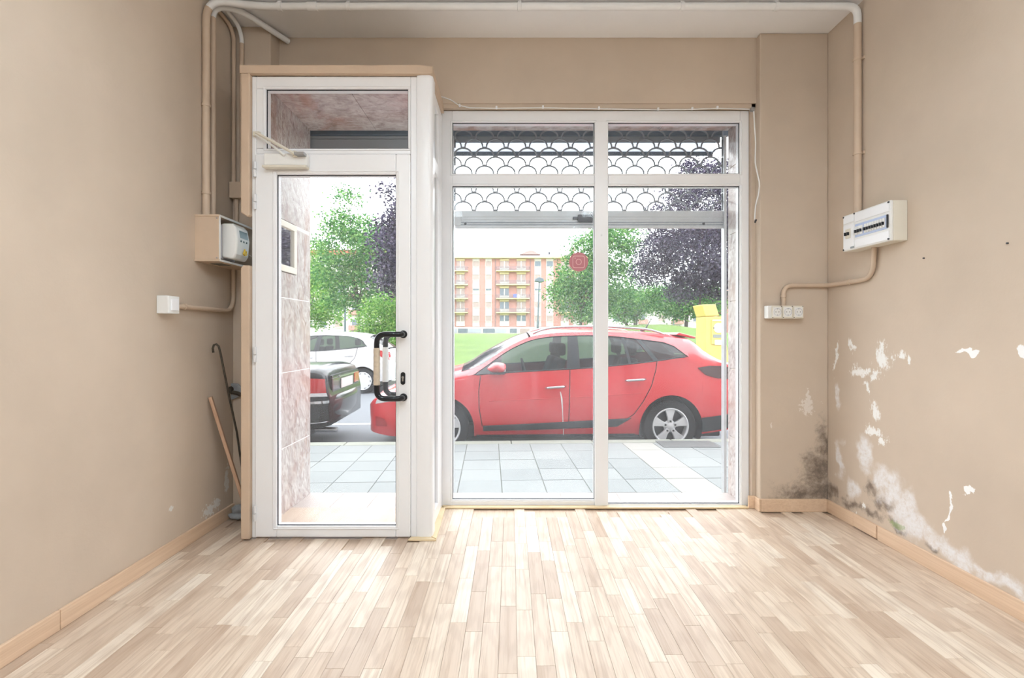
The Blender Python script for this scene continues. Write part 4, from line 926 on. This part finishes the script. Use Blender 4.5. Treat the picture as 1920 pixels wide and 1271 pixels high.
# white hatchback
WS = dict(L=4.03, HW=.86, R=.345, WR=.305, wheels=(.80, 3.34), paint='white_paint', wheel='cover', gh=(1.10, 3.45), screen=(.98, 1.75), rear=(3.48, 3.86),
    low=[(0, .24), (.5, .20), (3.0, .22), (4.03, .32)],
    belt=[(0, .58), (.10, .66), (.5, .80), (1.0, .93), (1.4, .97), (2.4, 1.02), (3.1, 1.08), (3.45, 1.12), (3.8, 1.05), (4.03, .70)],
    edge=[(0, .60), (.1, .69), (.5, .85), (1.0, .98), (1.6, 1.32), (1.9, 1.40), (2.4, 1.43), (3.0, 1.41), (3.40, 1.36), (3.6, 1.24), (3.86, 1.07), (4.03, .72)],
    top=[(0, .62), (.1, .72), (.5, .90), (.98, 1.04), (1.75, 1.43), (2.3, 1.485), (2.9, 1.47), (3.42, 1.41), (3.50, 1.38), (3.86, 1.08), (3.97, .95), (4.03, .74)],
    we=[(0, .74), (.9, .74), (1.7, .60), (2.5, .59), (3.3, .58), (3.7, .66), (4.03, .74)],
    taper=[(0, .62), (.05, .74), (.15, .84), (.4, .94), (.8, 1.0), (3.3, 1.0), (3.7, .96), (3.92, .90), (4.03, .80)],
    wtop=[(1.10, .90), (1.25, 1.0), (1.65, 1.27), (1.95, 1.36), (2.4, 1.385), (2.9, 1.365), (3.2, 1.31), (3.36, 1.22), (3.42, 1.13), (3.45, 1.10)],
    panes=[(1.25, 1.25, 'black'), (1.40, 1.40, 'glass'), (2.20, 2.25, 'black'), (2.32, 2.35, 'glass'), (3.38, 3.42, 'black')],
    seats=[(1.80, (-.35, .35)), (2.70, (-.35, .35))])
wc_, side, patch, seam, crv = make_car('hatchback_car', 'white hatchback car on the far side of the road behind the dark saloon', WS)
wc_.rotation_euler = (0, 0, rz_); wc_.location = (-6.87, 11.9+.86-.25, ZR-.01)
seam([(1.20, .93), (1.18, .6), (1.25, .32)]); seam([(2.26, 1.0), (2.28, .6), (2.22, .32)]); seam([(3.22, 1.09), (3.16, .85), (3.0, .68), (2.93, .40)])
patch('tail_lamp', [(3.62, .98), (3.78, .87), (3.97, .80)], [(3.60, 1.02), (3.75, 1.03), (3.95, .98)], 'lamp_red', .008)
patch('headlamp', [(.10, .60), (.55, .74)], [(.12, .66), (.70, .86)], 'lamp_clear', .006)
for a, z in ((1.98, .86), (2.92, .90)):
    for sg in (-1, 1): MB().tube([(a, sg*side(a, z, .01), z), (a+.10, sg*side(a, z, .028), z+.004), (a+.20, sg*side(a, z, .01), z+.004)], .014, 8).build('door_handle', 'white_paint', wc_, smooth='all')
for sg in (-1, 1): o = lump(.08, .10, .06, 3).build('mirror', 'white_paint', wc_, smooth='all'); o.location = (1.42, sg*.96, .98)
MB().box(3.985, 4.02, -.26, .26, .74, .85).build('number_plate', 'plate_white', wc_, .004)
# dark saloon
BS = dict(L=4.52, HW=.86, R=.36, WR=.31, wheels=(.85, 3.45), paint='black_paint', wheel='cover', gh=(1.30, 3.30), screen=(1.30, 1.95), rear=(3.08, 3.62), rear_glass='car_glass_dark',
    low=[(0, .24), (.5, .20), (3.0, .22), (4.1, .27), (4.52, .33)],
    belt=[(0, .56), (.1, .64), (.5, .76), (1.3, .90), (2.4, .94), (3.3, .97), (4.1, .97), (4.38, .95), (4.46, .90), (4.52, .66)],
    edge=[(0, .58), (.1, .67), (.5, .80), (1.3, .95), (1.9, 1.27), (2.3, 1.34), (2.9, 1.32), (3.2, 1.22), (3.62, 1.0), (4.1, .995), (4.38, .985), (4.46, .93), (4.52, .67)],
    top=[(0, .60), (.1, .70), (.5, .85), (1.3, .99), (1.95, 1.34), (2.4, 1.405), (2.9, 1.385), (3.08, 1.35), (3.62, 1.04), (4.1, 1.04), (4.38, 1.045), (4.46, .97), (4.52, .68)],
    we=[(0, .74), (1.2, .74), (2.0, .60), (2.8, .59), (3.3, .66), (3.7, .76), (4.52, .78)],
    taper=[(0, .62), (.05, .74), (.15, .84), (.4, .94), (.8, 1.0), (3.6, 1.0), (4.1, .975), (4.35, .93), (4.47, .87), (4.52, .82)],
    wtop=[(1.30, .88), (1.45, .96), (1.9, 1.22), (2.2, 1.29), (2.8, 1.28), (3.05, 1.19), (3.25, 1.0), (3.30, .96)],
    panes=[(1.45, 1.45, 'black'), (1.55, 1.55, 'glass'), (2.36, 2.36, 'black'), (2.46, 2.44, 'glass'), (3.22, 3.25, 'black')],
    seats=[(1.95, (-.35, .35))])
bk, side, patch, seam, crv = make_car('saloon_car', 'black saloon car with red tail lamp parked ahead of the red car', BS)
bk.rotation_euler = (0, 0, rz_); bk.location = (-2.16-4.52, 5.79+.86-.22, ZR)
patch('tail_lamp', [(4.10, .735), (4.30, .725), (4.49, .72)], [(4.08, .865), (4.28, .90), (4.47, .885)], 'lamp_red', .010)
patch('lamp_base', [(4.10, .695), (4.30, .685), (4.50, .68)], [(4.10, .735), (4.30, .725), (4.49, .72)], 'lamp_clear', .009)
patch('bumper_top', [(3.95, .60), (4.3, .60), (4.515, .60)], [(3.95, .63), (4.3, .63), (4.515, .63)], 'chrome', .012)
seam([(3.9, .36), (4.3, .37), (4.5, .38)], .006, 'chrome', 'bumper_line')
m = MB().box(4.47, 4.515, -.60, .60, .70, .92); m.build('boot_panel', 'black_paint', bk, .02)
MB().box(4.515, 4.525, -.26, .26, .73, .85).build('number_plate', 'plate_white', bk, .003); MB().box(4.512, 4.53, -.34, .34, .872, .892).build('boot_strip', 'chrome', bk, .004)
for sg in (-1, 1): MB().box(4.48, 4.522, sg*.36-.0, sg*.60, .74, .88).build('inner_tail_lamp', 'lamp_red' if sg > 0 else 'lamp_smoke', bk, .01)
MB().tube([(4.30, -.55, .26), (4.56, -.55, .255)], .032, 12).build('exhaust_pipe', 'chrome', bk, smooth=True)
rows = []
for i in range(9):
    u = -1+i/4; xo = 4.545-.10*abs(u)**3; rows.append([(xo-.07, u*.76, .67), (xo-.012, u*.77, .655), (xo, u*.775, .60), (xo-.005, u*.77, .45), (xo-.05, u*.755, .34), (xo-.12, u*.74, .30)])
MB().grid(rows).build('rear_bumper', 'black_paint', bk, smooth='all', solid=.02)

# ------------------------------------------------------------------ trees
def leafmat(name, cols, tr=.35):
    t = NT(name); r = t.n('ShaderNodeNewGeometry').outputs['Random Per Island']
    c = t.ramp(r, [(i/(len(cols)-1), k) for i, k in enumerate(cols)])
    t.t.nodes.remove(t.b); d = t.n('ShaderNodeBsdfDiffuse'); q = t.n('ShaderNodeBsdfTranslucent'); t.l(c, d.inputs[0]); t.l(c, q.inputs[0])
    x = t.n('ShaderNodeMixShader'); x.inputs[0].default_value = tr; t.l(d.outputs[0], x.inputs[1]); t.l(q.outputs[0], x.inputs[2]); t.l(x.outputs[0], t.out.inputs[0]); M[name] = t.m
leafmat('leaf_green', [ex(56, 112, 66), ex(100, 160, 92), ex(170, 212, 130)]); leafmat('leaf_light', [ex(84, 148, 66), ex(134, 190, 92), ex(190, 222, 130)])
leafmat('leaf_purple', [ex(48, 46, 66), ex(84, 78, 102), ex(136, 126, 146)], .25); mat('bark', ex(104, 96, 90), .9, var=.2, vscale=8)
def tree(name, label, cat, d, blobs, trunk, lm, n, ls, seed, group='trees beyond the road'):
    rr = random.Random(seed); k = d/F
    bx_, by_ = trunk[0], trunk[1]; base = W(bx_, 0, d); base.z = gz(base.x, d)-.05
    root = thing(name, label, cat, base, 0, group)
    B_ = []
    for (px, py, r) in blobs:
        c = W(px, py, d); R_ = r*k; c.y += rr.uniform(-.5, .5)*R_*1.2; B_.append((c-base, R_))
    tot = sum(R_**2 for _, R_ in B_); vs = []; fs = []
    for c, R_ in B_:
        # sprays of leaves around twig ends give the crown its lumps
        n_b = n*1.5*R_*R_/tot; per = 22; nsp = max(5, int(n_b/per))
        for q in range(nsp):
            while True:
                v = Vector((rr.uniform(-1, 1), rr.uniform(-1, 1), rr.uniform(-1, 1)))
                if .1 < v.length < 1: break
            v = v.normalized()*(v.length**.45)
            pc = c+Vector((v.x*R_, v.y*R_, v.z*R_*.9)); sr = ls*3.2
            for w_ in range(per):
                p = pc+Vector((rr.gauss(0, .55)*sr, rr.gauss(0, .55)*sr, rr.gauss(0, .32)*sr))
                a = Vector((rr.gauss(0, 1), rr.gauss(0, 1), rr.gauss(0, .6))).normalized(); b = a.cross(Vector((rr.gauss(0, 1), rr.gauss(0, 1), rr.gauss(0, 1)))).normalized()
                l_ = ls*rr.uniform(.6, 1.1); i0 = len(vs); vs += [p-a*l_*.5, p+b*l_*.3, p+a*l_*.5, p-b*l_*.3]; fs.append((i0, i0+1, i0+2, i0+3))
    me = bpy.data.meshes.new('foliage'); me.from_pydata([tuple(v) for v in vs], [], fs); me.materials.append(M[lm])
    o = bpy.data.objects.new('foliage', me); COL.objects.link(o); o.parent = root; o['kind'] = 'stuff'
    if by_:
        for sx in trunk[2:] or (0,):
            top = W(bx_+sx, by_, d)-base; mid = top*.5; r0 = .012*d*.28
            MB().tube([Vector((sx*k*.15, 0, 0)), mid+Vector((.03, .05, 0)), top], [r0, r0*.8, r0*.6], 8).build('trunk', 'bark', root, smooth='all')
            for j, (c, R_) in enumerate(B_[:9]): MB().tube([top*.9, (top+c)*.5+Vector((0, 0, -.1*R_)), c], [r0*.45, r0*.3, r0*.12], 5).build('branch', 'bark', root, smooth='all')
    return root
tree('maple_tree', 'tall green tree with slim trunk seen through the door glass', 'tree', 30, [(655, 372, 18), (640, 420, 34), (690, 440, 38), (650, 470, 42), (700, 500, 42), (625, 510, 32), (660, 540, 42), (705, 565, 30), (720, 470, 40), (610, 455, 14), (630, 560, 22)], (672, 560), 'leaf_green', 11000, .20, 1)
tree('plum_tree', 'dark purple leaved tree behind the green one at the door glass edge', 'tree', 23, [(728, 355, 10), (738, 425, 24), (745, 470, 34), (748, 520, 34), (780, 490, 45), (775, 440, 35), (760, 390, 20)], (760, 560), 'leaf_purple', 9000, .19, 2)
tree('lime_tree', 'light green tree next to the marble edge in the door glass', 'tree', 40, [(590, 560, 42), (602, 515, 24), (625, 585, 22), (592, 470, 20), (560, 520, 40), (600, 600, 16)], (575, 590), 'leaf_light', 7000, .24, 3)
tree('shrub', 'bright green low shrub behind the white car', 'shrub', 26, [(722, 595, 40), (700, 622, 20), (745, 620, 36), (735, 570, 24)], (725, 0), 'leaf_light', 6000, .15, 4, 'shrubs')
tree('maple_tree', 'broad green tree behind the window mullion', 'tree', 32, [(1098, 462, 26), (1088, 512, 42), (1066, 556, 32), (1118, 556, 46), (1148, 478, 44), (1160, 530, 42), (1178, 446, 26), (1096, 586, 22), (1135, 440, 26), (1055, 540, 18)], (1088, 575), 'leaf_green', 13000, .20, 5)
tree('lime_tree', 'small several stemmed green tree right of the mullion', 'tree', 43, [(1155, 565, 30), (1190, 570, 30), (1172, 585, 22), (1215, 565, 22)], (1190, 588, -34, 0, 5), 'leaf_green', 6000, .22, 6)
tree('plum_tree', 'large dark purple leaved tree at the right of the window', 'tree', 22, [(1300, 325, 26), (1345, 335, 30), (1268, 365, 22), (1320, 395, 52), (1262, 428, 42), (1232, 478, 38), (1290, 486, 60), (1342, 470, 48), (1348, 535, 34), (1214, 512, 24), (1280, 540, 30), (1385, 420, 50), (1390, 500, 45), (1235, 395, 14)], (1312, 540), 'leaf_purple', 34000, .13, 7)
tree('lime_tree', 'green tree under the purple crown above the grass mound', 'tree', 34, [(1252, 566, 30), (1290, 560, 36), (1330, 560, 30), (1232, 550, 20), (1310, 580, 20), (1270, 585, 16)], (1286, 585, 0, 4), 'leaf_green', 7000, .2, 8)

# ------------------------------------------------------------------ street furniture
lp = thing('street_lamp', 'grey street lamp in front of the brick apartment block', 'street lamp', tuple(W(1008, 0, 45).xy)+(gz(W(1008, 0, 45).x, 45)-.05,))
mat('lamp_grey', ex(110, 122, 132), .5)
hz = W(1010, 528, 45).z-lp.location.z
MB().tube([(0, 0, 0), (.03, 0, 1.3)], .11, 10).build('base', 'lamp_grey', lp, smooth=True); MB().tube([(.03, 0, 1.3), (.14, 0, hz)], [.075, .06], 10).build('pole', 'lamp_grey', lp, smooth=True)
MB().prism([(-.30, 0), (-.26, .20), (.10, .40), (.50, .26), (.58, .04), (.30, -.08)], 'y', -.25, .25).build('lamp_head', 'lamp_grey', lp, .05, loc=(.02, 0, hz))
for px, d, lab in ((647, 36, 'thin dark street lamp pole behind the white car'), (1263, 60, 'thin dark lamp pole beyond the grass mound')):
    b = W(px, 0, d); zt_ = W(px, 540 if px < 700 else 560, d).z; l2 = thing('street_lamp', lab, 'street lamp', (b.x, d, gz(b.x, d)-.05)); h = zt_-l2.location.z
    MB().tube([(0, 0, 0), (0, 0, h)], [.09, .06], 8).build('pole', 'lamp_grey', l2, smooth=True); MB().box(-.25, .25, -.15, .15, h, h+.14).build('lamp_head', 'lamp_grey', l2, .04)
mat('bin_yellow', ex(236, 206, 110), .5, var=.05); mat('label_white', ex(240, 238, 232), .5); mat('label_grey', ex(150, 155, 150), .5)
D = 15.5; b = W(1338, 0, D); cz = gz(b.x, D)
cb = thing('collection_bin', 'yellow clothes collection bin with white round label on the grass', 'bin', (b.x, D, cz)); k = D/F
def cx_(px): return (px-1338)*k
def czf(py): return CAMZ+(CY-py)*k-cz
MB().prism([(cx_(1316), 0), (cx_(1362), 0), (cx_(1358), czf(662)), (cx_(1354), czf(640)), (cx_(1353), czf(597)), (cx_(1348), czf(594)), (cx_(1316), czf(594))], 'y', -.3, .5).build('body', 'bin_yellow', cb, .02)
MB().prism([(cx_(1308), czf(572)), (cx_(1334), czf(571)), (cx_(1341), czf(593)), (cx_(1315), czf(594))], 'y', -.32, .45).build('chute_lid', 'bin_yellow', cb, .03)
fp = bx('front_panel', 'bin_yellow', cb, cx_(1326), cx_(1351), -.33, -.29, czf(645), czf(600), .01)
MB().lathe([(0, -.345), (.15, -.345), (.15, -.33)], (cx_(1339), 0, czf(615)), 'y', 24).build('round_label', 'label_white', fp); bx('grey_label', 'label_grey', fp, cx_(1329), cx_(1348), -.34, -.33, czf(633), czf(627)); bx('white_label', 'label_white', fp, cx_(1332), cx_(1347), -.34, -.33, czf(646), czf(637)); bx('slot_handle', 'label_white', fp, cx_(1328), cx_(1350), -.35, -.33, czf(602), czf(600))
MB().lathe([(0, -.35), (.02, -.35), (.02, -.345)], (cx_(1330), 0, czf(615)), 'y', 10).build('lock', 'black_plastic', fp)

# ------------------------------------------------------------------ houses beyond the lawn
mat('brick_pink', ex(208, 156, 146), .9, var=.04, vscale=1.5); mat('render_white', ex(236, 230, 224), .9); mat('roller_shutter', ex(190, 170, 164), .7); mat('roof_tile', ex(186, 158, 152), .9, var=.05, vscale=2); mat('yellow_band', ex(234, 218, 170), .9); mat('rail_grey', ex(130, 134, 146), .6); mat('far_glass', ex(120, 132, 144), .25); mat('blue_cloth', ex(120, 130, 225), .8); mat('roof_red', ex(200, 120, 98), .9); mat('garage', ex(190, 196, 208), .8)
BD = 103.0; bk_ = BD/F
def bX(px): return (px-CX)*bk_
def bZ(py): return CAMZ+(CY-py)*bk_
ab = thing('apartment_block', 'five storey pink brick apartment block with balconies', 'building', (bX(960), BD, 1.0))
ox, oz = bX(960), 1.0
def R(nm, m_, par, px0, px1, py0, py1, y0, y1, bev=0): return bx(nm, m_, par, bX(px0)-ox, bX(px1)-ox, y0, y1, bZ(py1)-oz, bZ(py0)-oz, bev)
R('wall', 'brick_pink', ab, 770, 1135, 484, 626, 0, 11)
R('base_wall', 'render_white', ab, 770, 1135, 613, 627, -.12, 0)
R('eaves', 'yellow_band', ab, 766, 1139, 482, 485, -1.1, 0)
MB().add([(bX(766)-ox, -1.1, bZ(482)-oz), (bX(1139)-ox, -1.1, bZ(482)-oz), (bX(1125)-ox, 5.5, bZ(469)-oz), (bX(780)-ox, 5.5, bZ(469)-oz), (bX(1139)-ox, 12, bZ(482)-oz), (bX(766)-ox, 12, bZ(482)-oz)], [(0, 1, 2, 3), (3, 2, 4, 5), (0, 3, 5), (1, 4, 2)]).build('roof', 'roof_tile', ab)
MB().prism([(bX(975)-ox, bZ(474)-oz), (bX(1014)-ox, bZ(474)-oz), (bX(1000)-ox, bZ(466.5)-oz), (bX(992)-ox, bZ(466.5)-oz)], 'y', 2, 7).build('roof_dormer', 'roof_tile', ab)
R('lift_housing', 'garage', ab, 1015, 1035, 460, 470, 6, 9); R('lift_housing', 'garage', ab, 1033, 1052, 464, 470, 6, 9); R('chimney', 'brick_pink', ab, 1080, 1083, 455, 472, 5, 6)
rowsY = [(490, 499.5), (515.5, 525), (541.5, 551), (566.5, 576), (592, 602)]
rr = random.Random(21)
def strip(px0, px1):
    R('white_strip', 'render_white', ab, px0, px1, 485, 612, -.08, 0)
    for i, (a, b) in enumerate(rowsY):
        o = R('window', ['far_glass', 'roller_shutter'][1 if (i in (1, 3, 4)) else rr.randint(0, 1)], ab, px0+1, px1-1, a, b if i not in (2,) else a+3, -.14, -.08)
        R('window_box', 'render_white', o, px0+.3, px1-.3, a-1.6, a-.3, -.2, -.08); R('sill', 'render_white', o, px0+.5, px1-.5, b, b+.8, -.25, -.08)
for a, b in ((784, 797), (808, 820), (886, 899), (910, 922), (1002, 1014.6), (1024, 1037.4), (1100, 1112)): strip(a, b)
def balcony_bay(px0, px1, wins):
    for i, (a, b) in enumerate(rowsY):
        for (w0, w1) in wins:
            R('spandrel', 'render_white', ab, w0-.5, w1+.5, b-1, b+9, -.1, 0); 
            o = R('window', 'far_glass' if rr.random() < .4 else 'roller_shutter', ab, w0, w1, a-.5, b+(3 if i < 4 else 0), -.16, -.06)
            R('window_frame', 'render_white', o, (w0+w1)/2-.9, (w0+w1)/2+.9, a-.5, b+3, -.2, -.1); R('awning_box', 'yellow_band', o, w0-.5, w1+.5, a-5 if i else a-4, a-1, -.3, -.05)
        if i < 4:
            y_ = [508.7, 534.4, 560.3, 586.3][i]; s_ = R('balcony_slab', 'yellow_band', ab, px0, px1, y_-.8, y_+1.0, -1.3, 0)
            m = MB()
            for zz in (y_-7.2, y_-2): m.box(bX(px0)-ox, bX(px1)-ox, -1.3, -1.24, bZ(zz)-oz, bZ(zz-.5)-oz)
            n_ = int((px1-px0)*1.2)
            for q in range(n_+1):
                x = bX(px0)+(bX(px1)-bX(px0))*q/n_-ox; m.box(x-.015, x+.015, -1.29, -1.25, bZ(y_-.5)-oz, bZ(y_-7)-oz)
            for x in (bX(px0)-ox, bX(px1)-ox): m.box(x-.03, x+.03, -1.3, 0, bZ(y_-6.6)-oz, bZ(y_-7.2)-oz)
            m.build('railing', 'rail_grey', s_)
balcony_bay(826, 878, ((834, 849), (856, 871))); balcony_bay(930.5, 992.6, ((937.5, 954), (969, 985.5))); balcony_bay(1046, 1094, ((1052, 1066), (1075, 1089)))
for a, b, m_ in ((845, 857, 'garage'), (859, 877, 'far_glass'), (878, 902, 'garage'), (906, 928, 'far_glass'), (929, 950, 'garage'), (956, 969, 'far_glass'), (975, 993, 'roller_shutter'), (998, 1014, 'roller_shutter')): R('ground_opening', m_, ab, a, b, 616, 624, -.2, -.1)
R('washing', 'blue_cloth', ab, 962.5, 968.5, 552, 558.5, -1.42, -1.36); R('washing', 'render_white', ab, 970, 974, 553, 559, -1.42, -1.36)
R('gutter_pipe', 'rail_grey', ab, 928.4, 929, 485, 613, -.12, -.02); R('gutter_pipe', 'rail_grey', ab, 994, 994.7, 485, 613, -.12, -.02)
def plain_house(nm, label, d, px0, px1, top, wallm, roofm, cols, floors, dz):
    k = d/F; o_ = Vector(((px0+px1)/2, 0, 0)); r_ = thing(nm, label, 'building', ((px0+px1)/2*k-CX*k, d, 1.0))
    X = lambda p: (p-(px0+px1)/2)*k
    Z = lambda p: CAMZ+(CY-p)*k-1.0
    bx('wall', wallm, r_, X(px0), X(px1), 0, 9, -.3, Z(top))
    MB().prism([(X(px0)-.5, Z(top)), (X(px1)+.5, Z(top)), (X(px1)-1.5, Z(top-9)), (X(px0)+1.5, Z(top-9))], 'y', -.5, 9).build('roof', roofm, r_)
    for f in range(floors):
        ya = top+7+f*dz
        for j, (c0, c1, kd) in enumerate(cols):
            if kd == 'b':
                s_ = bx('balcony', 'brick_pink', r_, X(c0-3), X(c1+3), -1.0, 0, Z(ya+dz*.62), Z(ya+dz*.32)); bx('window', 'far_glass', r_, X(c0), X(c1), -.06, .02, Z(ya+dz*.4), Z(ya-2))
            else:
                o = bx('window', 'far_glass' if (f+j) % 3 else 'roller_shutter', r_, X(c0), X(c1), -.06, .02, Z(ya+dz*.45), Z(ya)); bx('sill', 'render_white', o, X(c0-.5), X(c1+.5), -.15, .0, Z(ya+dz*.5), Z(ya+dz*.45))
plain_house('apartment_block', 'cream apartment house with brick balconies seen through the door behind the trees', 82, 560, 765, 478, 'render_white', 'roof_red', [(575, 585, 'w'), (600, 611, 'w'), (628, 642, 'w'), (660, 670, 'b'), (684, 694, 'w'), (712, 722, 'w'), (738, 748, 'b')], 5, 29)
plain_house('apartment_block', 'pale pink house beyond the grass mound at the right', 92, 1140, 1345, 555, 'render_white', 'roof_tile', [(1150, 1160, 'w'), (1200, 1210, 'b'), (1235, 1246, 'w'), (1262, 1276, 'b'), (1300, 1310, 'w')], 2, 28)
plain_house('apartment_block', 'red brick house behind the yellow bin', 88, 1374, 1490, 548, 'brick_pink', 'roof_red', [(1378, 1384, 'w'), (1390, 1400, 'w'), (1420, 1430, 'w')], 2, 28)
